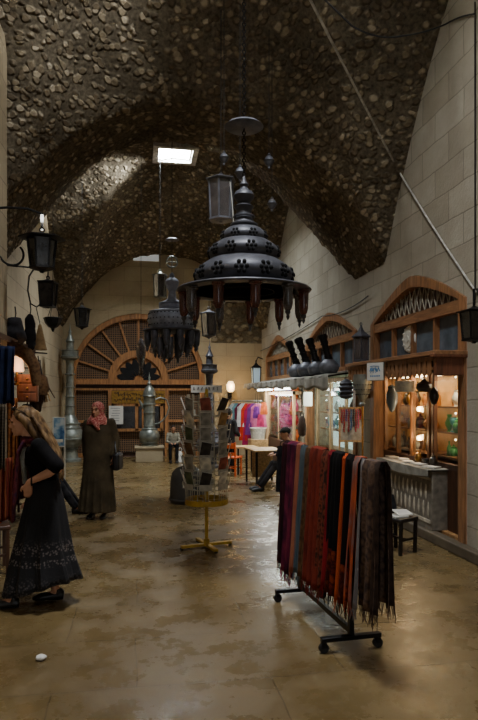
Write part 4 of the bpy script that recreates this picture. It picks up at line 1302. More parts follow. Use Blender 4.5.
# hair, falling back over the shoulder
mb = MB(); hp = lambda x, y, z: P(x, y, z)
mb.ball(P(0, .03, .045), (.088, .1, .083), 16, 12, R=R)
for q in (-1, 1):
    mb.tube([P(q * .07, -.02, .06), P(q * .084, .03, .0), V((q * .085, -.03, 1.42)), V((q * .1, .07, 1.3))], [.03, .036, .04, .03], 10)
mb.tube([P(0, .09, .06), P(0, .12, -.03), V((0, .03, 1.42)), V((.03, .1, 1.3)), V((.06, .145, 1.19)), V((.07, .16, 1.12))], [(.07, .05), (.085, .06), (.11, .055), (.115, .05), (.09, .04), (.04, .02)], 16, ref=(1, 0, 0))
for k in range(26):
    rr = random.Random(k); x = rr.uniform(-.09, .15)
    mb.tube([P(x * .7, .09, .03), V((x, .05 + .02 * rr.random(), 1.4)), V((x + .02, .12 + .03 * rr.random(), 1.26)), V((x * .8 + .03, .165 + .02 * rr.random(), 1.1 - .08 * rr.random()))], [.012, .014, .013, .005], 6)
link_mesh('hair', remesh(mb, .009, 2), 'blond', W1)
sg = MB()
for q in (-1, 1):
    c = P(q * .034, -.05, .118)
    sg.ball(c, (.03, .02, .02), 12, 8, R=R)
    sg.tube([P(q * .062, -.04, .115), P(q * .088, .02, .08), P(q * .09, .06, .03)], .004, 6)
sg.tube([P(-.014, -.062, .122), P(.014, -.062, .122)], .004, 6)
tag_ = sg.build('sunglasses', 'eye', W1); tag_['label'] = 'dark sunglasses pushed up on the hair'
# scarf hanging down the front
M['redscarf'] = cloth('maroon scarf', [C(58, 24, 34), C(104, 42, 44), C(66, 34, 56)], 'noise', 12)
mb = MB()
mb.torus((0, -.06, 1.385), .085, .034, 26, 8)
def tail(x, x2, z1):
    mb.tube([(x, -.13, 1.38), (x * 1.3, -.175, 1.28), (x * 1.4, -.19, 1.12), (x2, -.2, .95), (x2, -.21, z1)], [(.045, .018), (.05, .016), (.045, .016), (.05, .016), (.05, .012)], 12, ref=(1, 0, 0))
tail(.07, .1, .72); tail(-.06, -.06, .84)
link_mesh('neck_scarf', remesh(mb, .01, 3), 'redscarf', W1)
mb = MB(); mb.torus(wrL + V((0, .012, 0)), .033, .008, 18, 6, axis='Y'); mb.build('bracelet', 'darkhair', W1)

# --- woman in the red headscarf ------------------------------------
w0 = pt(98, 0, 8.6)
W2 = thing('person', 'woman in red patterned headscarf and long dark olive coat, standing facing the camera', 'person', (w0.x, w0.y, 0), -.22)
mb = MB(); hc = V((0, -.03, 1.55))
P, R = head_mesh(mb, hc, -.25, .05, 1.0)
limb(mb, [(0, -.01, 1.36), (0, -.02, 1.46)], [.06, .055])
torso(mb, [((0, 0, .8), .15, .11), ((0, 0, 1.1), .14, .1), ((0, 0, 1.3), .16, .1), ((0, 0, 1.4), .1, .07)])
shL, elL, wrL = V((.19, 0, 1.37)), V((.25, .03, 1.1)), V((.24, -.05, .9))
shR, elR, wrR = V((-.155, .01, 1.355)), V((-.19, .05, 1.1)), V((-.165, -.0, .88))
for a in ((shL, elL, wrL), (shR, elR, wrR)): limb(mb, a, [.05, .04, .028])
hand(mb, wrL, (-.02, -.1, -1), (-1, 0, 0), (0, -1, .1), .95, .8); hand(mb, wrR, (.02, -.1, -1), (1, 0, 0), (0, -1, .1), .95, .6)
for q in (-1, 1):
    limb(mb, [(q * .09, 0, .85), (q * .09, 0, .48), (q * .085, .02, .09)], [.08, .055, .036])
link_mesh('body', remesh(mb, .009, 3, .4), 'skin2', W2); face_parts(P, 1.0, W2, R)
for q in (-1, 1): link_mesh('shoe', shoe_mesh((q * .1, -.17, 0), (q * .085, .08, 0)), 'shoe', W2)
mb = MB()
def coat_rows(v): pass
torso(mb, [((0, 0, .1), .265, .2), ((0, 0, .16), .262, .195), ((0, 0, .5), .235, .17), ((0, 0, .85), .21, .15), ((0, 0, 1.05), .2, .14), ((0, -.005, 1.25), .205, .145), ((0, 0, 1.35), .19, .115), ((0, .0, 1.42), .125, .09), ((0, -.0, 1.45), .09, .08)])
for a in ((shL, elL, wrL), (shR, elR, wrR)): limb(mb, a[:2] + (a[1].lerp(a[2], .92),), [.068, .066, .056])
for k in range(7):
    a = -PI / 2 + (k - 3) * .42
    mb.tube([(.235 * math.cos(a) * .96, .17 * math.sin(a) * .96, .6), (.27 * math.cos(a), .205 * math.sin(a), .11)], [.008, .026], 8)
link_mesh('long_coat', remesh(mb, .013, 3), 'olive', W2)
mb = MB()
mb.ball(P(0, .016, .022), (.09, .107, .102), 18, 14, R=R)
mb.tube([P(0, .02, -.02), V((0, .0, 1.47)), V((0, -.01, 1.40)), V((0, -.02, 1.33))], [(.082, .09), (.1, .105), (.15, .125), (.165, .13)], 20, ref=(1, 0, 0))
mb.tube([P(-.06, -.02, -.12), V((-.05, -.115, 1.4)), V((.03, -.15, 1.33)), V((.06, -.15, 1.27))], [.03, .04, .04, .02], 10)
sc_me = remesh(mb, .011, 3)
# open the front so the face shows
import bmesh
bm = bmesh.new(); bm.from_mesh(sc_me); inv = R.transposed()
dele = []
for f in bm.faces:
    q = inv @ (f.calc_center_median() - hc)
    if q.y < -.035 and (q.x / .06) ** 2 + ((q.z + .018) / .082) ** 2 < 1: dele.append(f)
bmesh.ops.delete(bm, geom=dele, context='FACES'); bm.to_mesh(sc_me); bm.free()
link_mesh('headscarf', sc_me, 'hijab', W2)
hb = thing('handbag', 'black handbag held at the side by the woman in the long coat', 'bag', tuple(W2.matrix_basis @ V((.30, -.05, .7))), -.22)
mb = MB(); mb.box((0, 0, .12), (.1, .26, .24)); mb.build('bag_body', 'bagleather', hb, bevel=.03)
mb = MB(); mb.tube([(0, -.09, .23), (-.02, -.06, .34), (-.04, 0, .4), (-.02, .06, .34), (0, .09, .23)], .009, 8); mb.build('strap', 'bagleather', hb)

# --- generic seated figure -------------------------------------------
def seated(label, loc, rz, seat, s, skin, jacket, trousers, hair='darkhair', cap=None, lean=0, legs='cross', head_turn=0, arm='lap', voxel=.011):
    t = thing('person', label, 'person', loc, rz)
    z0 = seat
    hc = V((0, -.05 - lean, z0 + .70 * s))
    mb = MB(); P, R = head_mesh(mb, hc, head_turn, .1, s * .98)
    limb(mb, [(0, -lean * .7, z0 + .5 * s), hc + V((0, .02, -.1 * s))], [.06 * s, .054 * s])
    torso(mb, [((0, .0, z0 + .02), .15 * s, .12 * s), ((0, -lean * .2, z0 + .2 * s), .15 * s, .11 * s), ((0, -lean * .5, z0 + .4 * s), .16 * s, .11 * s), ((0, -lean * .7, z0 + .52 * s), .1 * s, .07 * s)])
    J = {}
    for q in (-1, 1):
        sh = V((q * .185 * s, -lean * .6, z0 + .47 * s))
        if arm == 'table': el, wr = V((q * .24 * s, -.16 - lean * .5, z0 + .26 * s)), V((q * .14 * s, -.4 * s, z0 + .3 * s))
        else: el, wr = V((q * .24 * s, -.08 - lean * .5, z0 + .2 * s)), V((q * .1 * s, -.3 * s, z0 + .14 * s))
        kn = V((q * .13 * s, -.42 * s, z0 + .08 * s))
        if legs == 'out': an = V((q * .12 * s, -.72 * s, .09)); 
        else: an = V((q * .12 * s, -.42 * s, .09))
        J[q] = (sh, el, wr, V((q * .09 * s, -.02, z0 + .05 * s)), kn, an)
        limb(mb, [sh, el, wr], [.048 * s, .038 * s, .027 * s]); limb(mb, [J[q][3], kn, an], [.08 * s, .056 * s, .038 * s])
        hand(mb, wr, (-q * .3, -1, -.2), (0, -.1, -1), (-q, 0, 0), .95 * s, .5)
    link_mesh('body', remesh(mb, voxel * .85, 3, .4), skin, t); face_parts(P, s * .98, t, R)
    mb = MB()
    torso(mb, [((0, .0, z0 + .0), .185 * s, .15 * s), ((0, -lean * .2, z0 + .2 * s), .185 * s, .145 * s), ((0, -lean * .5, z0 + .4 * s), .2 * s, .14 * s), ((0, -lean * .66, z0 + .5 * s), .15 * s, .1 * s), ((0, -lean * .7, z0 + .55 * s), .075 * s, .07 * s)])
    for q in (-1, 1): limb(mb, [J[q][0], J[q][1], J[q][1].lerp(J[q][2], .9)], [.07 * s, .06 * s, .045 * s])
    link_mesh('jacket', remesh(mb, voxel, 3), jacket, t)
    mb = MB()
    mb.ball((0, 0, z0 + .06 * s), (.175 * s, .15 * s, .11 * s))
    for q in (-1, 1): limb(mb, [J[q][3], J[q][4], J[q][4].lerp(J[q][5], .93)], [.1 * s, .075 * s, .058 * s])
    link_mesh('trousers', remesh(mb, voxel, 3), trousers, t)
    for q in (-1, 1): link_mesh('shoe', shoe_mesh(J[q][5] + V((0, -.19 * s, -.09)), J[q][5] + V((0, .07 * s, -.09))), 'shoe', t)
    mb = MB(); mb.ball(P(0, .022, .045), (.083 * s, .096 * s, .08 * s), 14, 10, R=R)
    if cap:
        mb.ball(P(0, .01, .06), (.09 * s, .105 * s, .07 * s), 14, 10, R=R); mb.tube([P(0, -.07, .055), P(0, -.15, .04)], [(.07 * s, .012 * s), (.05 * s, .006 * s)], 10, ref=R @ V((1, 0, 0)))
        link_mesh('cap', remesh(mb, .009, 2), cap, t)
    else: link_mesh('hair', remesh(mb, .009, 2), hair, t)
    return t
# seated man in a cap at the table on the right
mp = pt(292, 0, 11.2)
SEATM = .4
MAN = seated('man in dark cap sitting sideways beside the small plywood table', (mp.x + .05, mp.y, 0), -PI / 2, SEATM, .93, 'skin2', 'darkcloth', cloth('dark trousers', [C(34, 32, 34), C(54, 50, 50)]), cap=cloth('dark grey cap', [C(40, 40, 38), C(66, 64, 60)]), lean=.13, legs='out', arm='table')
def simple_chair(label, loc, rz, seat, w, mat, back=.45, cat='chair', name='chair'):
    t = thing(name, label, cat, loc, rz)
    mb = MB(); mb.box((0, 0, seat - .02), (w, w, .04)); mb.build('seat', mat, t, bevel=.01)
    for x in (-1, 1):
        for y in (-1, 1):
            mb = MB(); top = seat + back if y > 0 and back else seat - .03
            mb.bar((x * (w / 2 - .03), y * (w / 2 - .03), 0), (x * (w / 2 - .03), y * (w / 2 - .02), top), .032); mb.build('leg', mat, t)
    if back:
        mb = MB(); mb.box((0, w / 2 - .02, seat + back - .08), (w - .06, .02, .12)); mb.box((0, w / 2 - .02, seat + back - .26), (w - .06, .02, .07)); mb.build('backrest', mat, t)
    mb = MB()
    for y in (-1, 1): mb.bar((-w / 2 + .03, y * (w / 2 - .03), seat * .4), (w / 2 - .03, y * (w / 2 - .03), seat * .4), .022)
    mb.bar((0, -w / 2 + .03, seat * .4), (0, w / 2 - .03, seat * .4), .022)
    mb.build('stretcher', mat, t)
    return t
simple_chair('low dark wooden chair under the man in the cap', (mp.x + .05, mp.y, 0), -PI / 2, SEATM - .07, .4, 'blackwood', back=.38)
# boy by the gate
bp = onZ(173, 461); bq = pt(173, 0, 15.9)
BOY = seated('small boy in a pale striped sweater sitting by the far gate', (bq.x, bq.y, 0), 0, .42, .68, 'skin2', cloth('striped sweater', [C(176, 168, 146), C(60, 58, 50)], 'Z', 9), cloth('black boys trousers', [C(22, 22, 24), C(34, 34, 36)]), lean=.03, head_turn=.1)
mb = MB(); mb.box((0, .03, .17), (.3, .26, .34)); mb.box((0, .03, .345), (.34, .3, .03))
solo('low_seat', mb, 'tablewood', 'low box seat under the small boy by the gate', 'seat', (bq.x, bq.y, 0), bevel=.01, smooth=False)
q = pt(180, 461, 15.75); mb = MB()
mb.tube([(0, 0, 0), (0, 0, .02), (0, 0, .14), (0, 0, .25), (0, 0, .3)], [(.07, .05), (.1, .07), (.1, .06), (.06, .03), (.03, .015)], 14, ref=(1, 0, 0)); mb.torus((0, 0, .34), .05, .008, 14, 5, axis='Y')
solo('carrier_bag', mb, 'paper', 'white carrier bag standing on the floor beside the small boy', 'bag', (q.x, q.y, 0))
# person standing among the clothes far off
fp = pt(228.5, 0, 14.1)
FP = thing('person', 'dark-haired person in dark clothes standing among the clothes rails far down the hall', 'person', (fp.x, fp.y, 0), 2.3)
mb = MB(); hc = V((0, -.02, 1.33)); P, R = head_mesh(mb, hc, 0, .15, .92)
limb(mb, [(0, 0, 1.15), (0, -.01, 1.25)], [.055, .05])
torso(mb, [((0, 0, .7), .14, .1), ((0, 0, .95), .13, .09), ((0, 0, 1.12), .15, .09), ((0, 0, 1.19), .09, .06)])
AR = {}
for q in (-1, 1):
    AR[q] = (V((q * .165, 0, 1.15)), V((q * .21, -.03, .92)), V((q * .16, -.2, .82)))
    limb(mb, AR[q], [.045, .036, .026]); hand(mb, AR[q][2], (-q * .3, -1, 0), (-q, 0, -.3), (0, 0, 1), .9, .6)
    limb(mb, [(q * .08, 0, .72), (q * .085, -.01, .4), (q * .085, .02, .09)], [.08, .055, .038])
link_mesh('body', remesh(mb, .01, 3, .4), 'skin2', FP); face_parts(P, .92, FP, R)
mb = MB(); torso(mb, [((0, 0, .62), .17, .13), ((0, 0, .9), .165, .12), ((0, 0, 1.1), .185, .12), ((0, 0, 1.18), .13, .09), ((0, 0, 1.21), .07, .06)])
for q in (-1, 1): limb(mb, [AR[q][0], AR[q][1], AR[q][1].lerp(AR[q][2], .9)], [.065, .056, .042])
link_mesh('jacket', remesh(mb, .012, 3), 'darkcloth', FP)
mb = MB()
for q in (-1, 1): limb(mb, [(q * .08, 0, .68), (q * .085, -.01, .4), (q * .085, .02, .12)], [.1, .075, .06])
link_mesh('trousers', remesh(mb, .012, 3), 'darkcloth', FP)
for q in (-1, 1): link_mesh('shoe', shoe_mesh((q * .09, -.16, 0), (q * .085, .08, 0)), 'shoe', FP)
mb = MB(); mb.ball(P(0, .022, .04), (.082, .1, .088), 14, 10, R=R); mb.tube([P(0, .09, .0), P(0, .1, -.1)], [.06, .045], 10); link_mesh('hair', remesh(mb, .01, 2), 'darkhair', FP)
# seated man hidden behind the woman at the left; a trouser leg and shoe stick out
hq = onZ(70, 513)
HM = seated('seated man mostly hidden behind the woman in the long skirt, one dark shoe stretched out', (hq.x - .62, hq.y + .05, 0), PI / 2, .44, 1.0, 'skin2', 'darkcloth', 'darkcloth', lean=.05, legs='out', head_turn=.2)
simple_chair('wooden stool under the seated man behind the woman in the skirt', (hq.x - .62, hq.y + .05, 0), PI / 2, .36, .36, 'darkwood', back=0, cat='stool', name='stool')
# ------------------------------------------------------------------ goods used on the shelves
def col(name, c, rough=.35, **k): return simple(name, c, rough, scale=20, vary=.25, bmp=.05, **k)
GC = {'green': col('green glazed', C(70, 140, 70)), 'white': col('white glazed', C(210, 208, 196)), 'blue': col('blue glazed', C(60, 98, 140)), 'teal': col('teal glazed', C(80, 150, 150)),
      'brass': M['brass'], 'dark': col('dark bronze', C(46, 38, 32)), 'red': col('red lacquer', C(170, 40, 40)), 'amber': col('amber glass', C(190, 120, 44)), 'silver': M['pewter'],
      'pink': col('pink lacquer', C(206, 84, 120)), 'purple': col('purple lacquer', C(104, 50, 120)), 'orange': col('orange lacquer', C(220, 110, 50)), 'brown': col('brown clay', C(120, 76, 46))}
PROF = {
 'bottle': [(.03, 0), (.034, .02), (.034, .1), (.026, .13), (.011, .15), (.011, .19), (.014, .195), (0, .2)],
 'vase': [(.028, 0), (.02, .02), (.045, .07), (.048, .1), (.03, .14), (.02, .165), (.03, .19), (.024, .19), (0, .17)],
 'bowl': [(.03, 0), (.03, .012), (.06, .04), (.075, .075), (.07, .075), (.05, .04), (0, .02)],
 'pot': [(.04, 0), (.06, .03), (.066, .07), (.05, .11), (.035, .12), (.045, .135), (.01, .15), (.016, .165), (0, .18)],
 'goblet': [(.035, 0), (.03, .008), (.008, .02), (.008, .07), (.03, .09), (.038, .13), (.036, .16), (.03, .16), (0, .1)],
 'lamp': [(.04, 0), (.035, .015), (.012, .03), (.016, .06), (.045, .09), (.05, .13), (.035, .17), (.012, .2), (.014, .215), (0, .235)],
}
protos = {}
WORD = {'bottle': 'bottle', 'vase': 'vase', 'bowl': 'bowl', 'pot': 'lidded pot', 'goblet': 'goblet', 'lamp': 'table lamp'}
used_l = {}
def good(kind, colr, loc, s, where, group):
    lab = '%s %s, %s' % (colr, WORD[kind], where)
    if kind not in protos:
        mb = MB(); mb.lathe(PROF[kind], 14)
        o = mb.build(kind, GC[colr], None, loc=loc); protos[kind] = o
    else:
        o = clone(protos[kind], loc)
    o.scale = (s,) * 3
    o.rotation_euler = (0, 0, random.uniform(0, 6))
    o.material_slots[0].link = 'OBJECT'; o.material_slots[0].material = GC[colr]
    tag(o, lab, WORD[kind].split()[-1], group)
    return o
ORD = ['first', 'second', 'third', 'fourth', 'fifth', 'sixth', 'seventh', 'eighth', 'ninth', 'tenth', 'eleventh', 'twelfth', 'thirteenth']
def span_words(i, n):
    return '%s from the far end of the' % ORD[i]

# ------------------------------------------------------------------ nearest shop (under the first arch)
ya, yb, zs_, za_ = ARCHES[0]
XV = 3.68
M['warmback'] = simple('warm lit mirror back', C(206, 160, 96), .4, 0, 6, .3, .02)
def cabinet(name, label, y0, y1, x0, dep, z0, z1, zlow, shelves, posts, mat, back):
    t = thing(name, label, 'display cabinet', (x0, (y0 + y1) / 2, z0))
    L = y1 - y0; h = z1 - z0; pw = .06
    mb = MB(); mb.box((dep / 2, 0, (zlow - z0) / 2), (dep, L, zlow - z0)); mb.build('lower_panel', 'darkwood', t, bevel=.006)
    mb = MB(); mb.box((dep / 2, 0, h - .04), (dep, L, .08)); mb.build('top_board', mat, t, bevel=.004)
    for p_ in posts:
        mb = MB(); mb.box((pw / 2, p_ * (L / 2 - pw / 2), (zlow - z0) + (h - zlow + z0) / 2), (pw, pw, h - (zlow - z0))); mb.build('post', mat, t, bevel=.003)
    mb = MB(); mb.box((dep - .01, 0, (zlow - z0 + h) / 2), (.02, L, h - zlow + z0)); mb.build('back_panel', back, t)
    for z in shelves:
        mb = MB(); mb.box((dep / 2 + .03, 0, z - z0 - .01), (dep - .1, L - .06, .02)); mb.build('shelf', 'oakh', t)
    ps = sorted(posts)
    for a, b in zip(ps, ps[1:]):
        yA, yB = a * (L / 2 - pw / 2), b * (L / 2 - pw / 2)
        mb = MB(); mb.box((.012, (yA + yB) / 2, (zlow - z0 + h) / 2), (.004, abs(yB - yA) - pw, h - zlow + z0 - .1)); mb.build('glass_pane', 'clearglass', t)
    return t
yR0, yR1 = onX(463, 400, XV).y, onX(431, 400, XV).y
yL0, yL1 = onX(429, 400, XV).y, onX(383, 400, XV).y
zt = 2.12
CA_sh = [1.0, 1.3, 1.62, 1.92]
cabinet('display_cabinet', 'narrow wooden display cabinet with one lit glass bay, nearest the camera', yR0, yR1, XV, .42, .12, zt, .93, CA_sh[:3], (-1, 1), 'redwood', 'warmback')
cabinet('display_cabinet', 'wide glass-fronted wooden display cabinet behind the cloth-covered chest', yL0, yL1, XV, .42, .12, zt, .93, CA_sh[:3], (-1, -.3, .35, 1), 'oak', 'warmback')
mb = MB(); mb.box((0, 0, (zt + .12) / 2), (.06, .22, zt - .12))
yp = (yL1 + onX(372, 400, XV).y) / 2
solo('door_jamb', mb, 'redwood', 'broad reddish plank standing between the wide cabinet and the arch jamb', 'plank', (XV, yL1 + .13, .06), bevel=.006, smooth=False)
rnd = random.Random(21)
for (y0, y1, cab, n, pal) in ((yR0, yR1, 'narrow cabinet', 6, ['green', 'white', 'dark', 'amber', 'teal']), (yL0, yL1, 'wide cabinet', 11, ['dark', 'brass', 'white', 'silver', 'amber', 'dark', 'brown'])):
    for si, z in enumerate(CA_sh[:3]):
        for i in range(n):
            y = y1 - .1 - (y1 - y0 - .2) * (i + .5) / n
            kind = rnd.choice(['bottle', 'vase', 'pot', 'goblet', 'lamp', 'bowl'] if si else ['bottle', 'pot', 'vase'])
            c_ = rnd.choice(pal) if not (cab[0] == 'n' and si == 0) else 'green'
            good(kind, c_, (XV + rnd.uniform(.11, .26), y, z), rnd.uniform(.75, 1.15), '%s %s shelf of the %s' % (span_words(i, n), ['bottom', 'middle', 'upper'][si], cab), 'wares in the cabinets of the nearest shop')
# canopy
cz = 2.225; cy0, cy1 = 6.12, onX(348, 366, 3.2).y
can = thing('wooden_canopy', 'slatted wooden canopy over the nearest shop', 'canopy', (3.2, (cy0 + cy1) / 2, cz))
cl = cy1 - cy0
mb = MB(); mb.box((.17, 0, -.0), (.42, cl + .06, .05)); mb.build('top_board', 'oakh', can, bevel=.006)
mb = MB(); n = int(cl / .125)
for i in range(n):
    y = -cl / 2 + .12 + (cl - .12) * (i + .5) / n
    mb.prism([(0, y - .043, -.03), (0, y + .043, -.03), (0, y + .043, -.22), (0, y, -.262), (0, y - .043, -.22)], (.016, 0, 0))
mb.box((.012, .05, -.055), (.02, cl - .08, .05)); mb.box((.014, .05, -.17), (.02, cl - .08, .03))
mb.build('slat_valance', 'oak', can, smooth=False)
mb = MB(); mb.box((.03, .05, -.12), (.012, cl - .1, .2)); mb.build('backing', 'blackwood', can)  # black board added to make the gaps between slats dark
mb = MB(); mb.box((.17, -cl / 2 + .03, -.13), (.36, .06, .24)); mb.box((.16, -cl / 2 + .02, -.03), (.42, .1, .05)); mb.build('end_beam', 'redwood', can, bevel=.012)
for y in (cl / 2 - .04,):
    mb = MB(); mb.bar((.34, y, -.5), (.04, y, -.06), .05); mb.build('bracket', 'oak', can)
# white sign on the canopy
p = onX(380.5, 371.5, 3.16)
sg = MB(); sg.box((0, 0, 0), (.02, .27, .23)); sg.box((-.002, 0, 0), (.012, .285, .245), m=1)
sign = solo('shop_sign', sg, ['paper', 'pewter'], 'small white square sign with blue script hanging on the slatted canopy', 'sign', (3.09, p.y, p.z), smooth=False, rz=.5)
mb = MB(); rnd2 = random.Random(4)
y = .09
while y > -.08:
    w = rnd2.uniform(.03, .05)
    mb.tube([(-.013, y - w * q / 4, .025 + .03 * math.sin(q * 1.7 + y * 40)) for q in range(5)], .006, 5)
    if rnd2.random() < .6: mb.ball((-.013, y - w / 2, -.015), .006, 6, 4)
    y -= w + .008
mb.tube([(-.013, .085, .065), (-.013, .02, .075), (-.013, -.07, .065)], .004, 5)
for q in range(5): mb.box((-.012, .07 - q * .035, -.06), (.004, .022, .018))
mb.build('lettering', simple('blue sign script', C(48, 120, 170), .6), sign)
# wall-side bulbs in the shop window
M['warmbulb'] = glow('warm bulb', (1, .72, .38, 1), 22)
for k, (px2, py2) in enumerate(((419, 375), (419, 409), (419, 438))):
    p = onX(px2, py2, XV + .05)
    b = thing('light_bulb', 'warm round bulb glowing in the wide cabinet, %s of three' % ['topmost', 'middle', 'lowest'][k], 'bulb', p, 0, 'bulbs down the wide cabinet')
    mb = MB(); mb.ball((0, 0, 0), (.03, .03, .034), 12, 8); mb.build('bulb_glass', 'warmbulb', b)
    mb = MB(); mb.cyl((0, 0, .03), (0, 0, .07), .014); mb.cyl((0, 0, .06), (0, 0, .09 if k else .12), .005); mb.build('socket', 'brass', b)
    point('bulb light', p + V((-.1, 0, -.0)), 5, (1, .66, .34), .04)
def hung(name, label, cat, p, prof, mat, n=18, ztop=None, extra=None, group=None):
    t = thing(name, label, cat, p, 0, group)
    mb = MB(); mb.lathe(prof, n); mb.build('body', mat, t)
    if extra: extra(t)
    zt_ = (ztop if ztop is not None else cz - .03) - p[2]
    top_ = max(z for _, z in prof)
    if zt_ > top_:
        mb = MB(); mb.cyl((0, 0, top_ - .005), (0, 0, zt_), .005, n=6); mb.build('cord', 'blackrope', t)
    return t
p = onX(405, 392, 3.42)
hung('hanging_pot', 'white enamel pot hanging under the canopy in front of the wide cabinet', 'pot', p, [(.0, 0), (.11, .0), (.125, .02), (.125, .13), (.135, .14), (.12, .145), (.03, .15), (0, .17)], GC['white'])
p = onX(424, 392, 3.42)
hung('hanging_kettle', 'black hanging kettle beside the white pot under the canopy', 'kettle', p, [(0, 0), (.06, .0), (.1, .05), (.09, .1), (.04, .13), (.02, .16), (0, .17)], GC['dark'],
     extra=lambda t: MB().tube([(0, .09, .06), (0, .14, .09), (0, .16, .13)], [.022, .016, .01], 8).build('spout', GC['dark'], t))
p = onX(392, 410, 3.42)
hung('glass_lantern_small', 'bluish glass drop lamp hanging at the far end of the wide cabinet', 'lamp', (p.x, p.y, 1.72), [(0, -.2), (.03, -.17), (.075, -.06), (.08, .05), (.05, .13), (.06, .16), (.02, .18), (0, .2)], 'dustyglass')
p = onX(434, 402, 3.42)
hung('hanging_pendant', 'dark small pendant lamp hanging before the post between the two cabinets', 'lamp', (p.x, p.y, 1.74), [(0, -.1), (.03, -.08), (.06, 0), (.05, .07), (.02, .1), (0, .13)], GC['dark'])
# goblet lamp on slim stand and ringed lantern, outside
q = pt(362.5, 455, 8.75)
gl = thing('standing_goblet_lamp', 'large goblet-shaped pierced lamp on a slim stand under the canopy end', 'lamp', (q.x, q.y, 0))
gz = pt(362, 402, 8.75).z
mb = MB(); mb.lathe([(.16, 0), (.16, .02), (.03, .04)], 20); mb.cyl((0, 0, .03), (0, 0, gz), .014); mb.build('stand', 'brass', gl)
mb = MB(); mb.lathe([(.015, gz - .06), (.05, gz - .03), (.022, gz), (.06, gz + .05), (.105, gz + .14), (.132, gz + .25), (.138, gz + .34), (.128, gz + .4), (.12, gz + .39), (.125, gz + .33)], 24)
for k in range(20):
    for j in range(3):
        a = 2 * PI * (k + .5 * j) / 20; R_ = [.095, .122, .136][j]; mb.ball((R_ * math.cos(a), R_ * math.sin(a), gz + [.11, .18, .25][j]), .009, 5, 4, 1)
mb.build('goblet', ['pewter', 'hole'], gl)
q = onX(346, 398, 3.08)
hung('ringed_lantern', 'dark ringed metal lantern hanging at the end of the awning beside the goblet lamp', 'lantern', (q.x, q.y, q.z), [(.0, -.02), (.08, 0), (.11, .03), (.085, .05), (.12, .09), (.09, .12), (.12, .16), (.09, .19), (.11, .22), (.05, .27), (.0, .3)], 'gunmetal')
# bronze lantern standing on the canopy
q = onX(361, 362, 3.35)
ll = lantern('bronze_lantern', 'green-black bronze lantern standing on the far end of the wooden canopy', (q.x, q.y, cz + .03 + .58), .125, .58, 6, 'gunmetal', 'smokeglass', None, 1.3, .95, .3, .06)
# round plate behind the transom pane
q = onX(408, 339, XR + .02)
t = thing('round_plate', 'white round embossed plate fixed in the transom panes of the nearest arch', 'plate', (XR + .045, q.y, q.z)); 
mb = MB(); R90 = Matrix.Rotation(-PI / 2, 3, 'Y')
for ra_, rb_, th in ((.185, .185, .02), (.12, .12, .035), (.05, .05, .05)):
    mb.tube([(0, 0, 0), (-th, 0, 0)], [ra_, rb_ * .94], 28)
for k in range(12): mb.ball((-.022, .152 * math.cos(k * PI / 6), .152 * math.sin(k * PI / 6)), .02, 8, 5)
mb.build('plate_body', GC['white'], t)
# chest with cloth and papers
c0, c1 = onX(434, 500, 3.5), onX(383, 500, 3.5)
chest = thing('carved_chest', 'pale carved chest with a leaf-pattern front standing on the step below the wide cabinet', 'chest', (3.58, (c0.y + c1.y) / 2, .12))
cw = c1.y - c0.y; ch = .72
mb = MB(); mb.box((0, 0, ch / 2), (.2, cw, ch)); mb.build('box', simple('grey limewashed wood', C(120, 112, 98), .8), chest, bevel=.008)
mb = MB()
for k in range(11):
    for r_ in range(2):
        y = -cw / 2 + .1 + (cw - .2) * (k + .5 * r_) / 10.5; z = .24 + r_ * .21
        mb.ball((-.102, y, z), (.014, .02, .1), 10, 8)
mb.box((-.104, 0, .1), (.014, cw - .1, .04)); mb.box((-.104, 0, ch - .1), (.014, cw - .1, .03))
mb.build('carving', simple('raised pale carving', C(190, 180, 160), .8), chest)
mb = MB(); rnd = random.Random(8)
def drape(u, v):
    y = -cw / 2 - .02 + (cw + .04) * u; s_ = v * .44
    if s_ < .3: return V((.13 - s_, y, ch + .012 + .008 * math.sin(u * 30)))
    d_ = s_ - .3
    return V((-.17 - .02 * math.sin(u * 14) * d_ * 3, y, ch + .012 - d_ * (.55 + .45 * math.sin(PI * u))))
mb.sheet(drape, 40, 16)
solo('table_cloth', mb, 'awning', 'greyish white cloth draped over the carved chest', 'cloth', (3.58, (c0.y + c1.y) / 2, .125), solid=.006)
for k in range(5):
    mb = MB(); mb.box((0, 0, .006), (.13, .19, .012))
    solo('paper_sheet', mb, 'paper', 'loose papers on the cloth-covered chest, sheet %s' % ['nearest the camera', 'second from the near end', 'in the middle', 'second from the far end', 'at the far end'][k], 'paper', (3.56 + rnd.uniform(-.04, .05), c0.y + .14 + k * (cw - .28) / 4, .12 + ch + .035), group='papers on the chest', rz=rnd.uniform(-.5, .5), smooth=False)
for k, (kind, c_) in enumerate((('pot', 'dark'), ('bowl', 'dark'), ('pot', 'brass'))):
    good(kind, c_, (3.62, c0.y + .25 + k * .2, .12 + ch + .05), .8, ['nearest on the cloth-covered chest among the papers', 'in the middle among the papers on the cloth-covered chest', 'farthest among the papers on the cloth-covered chest'][k], 'objects on the chest')
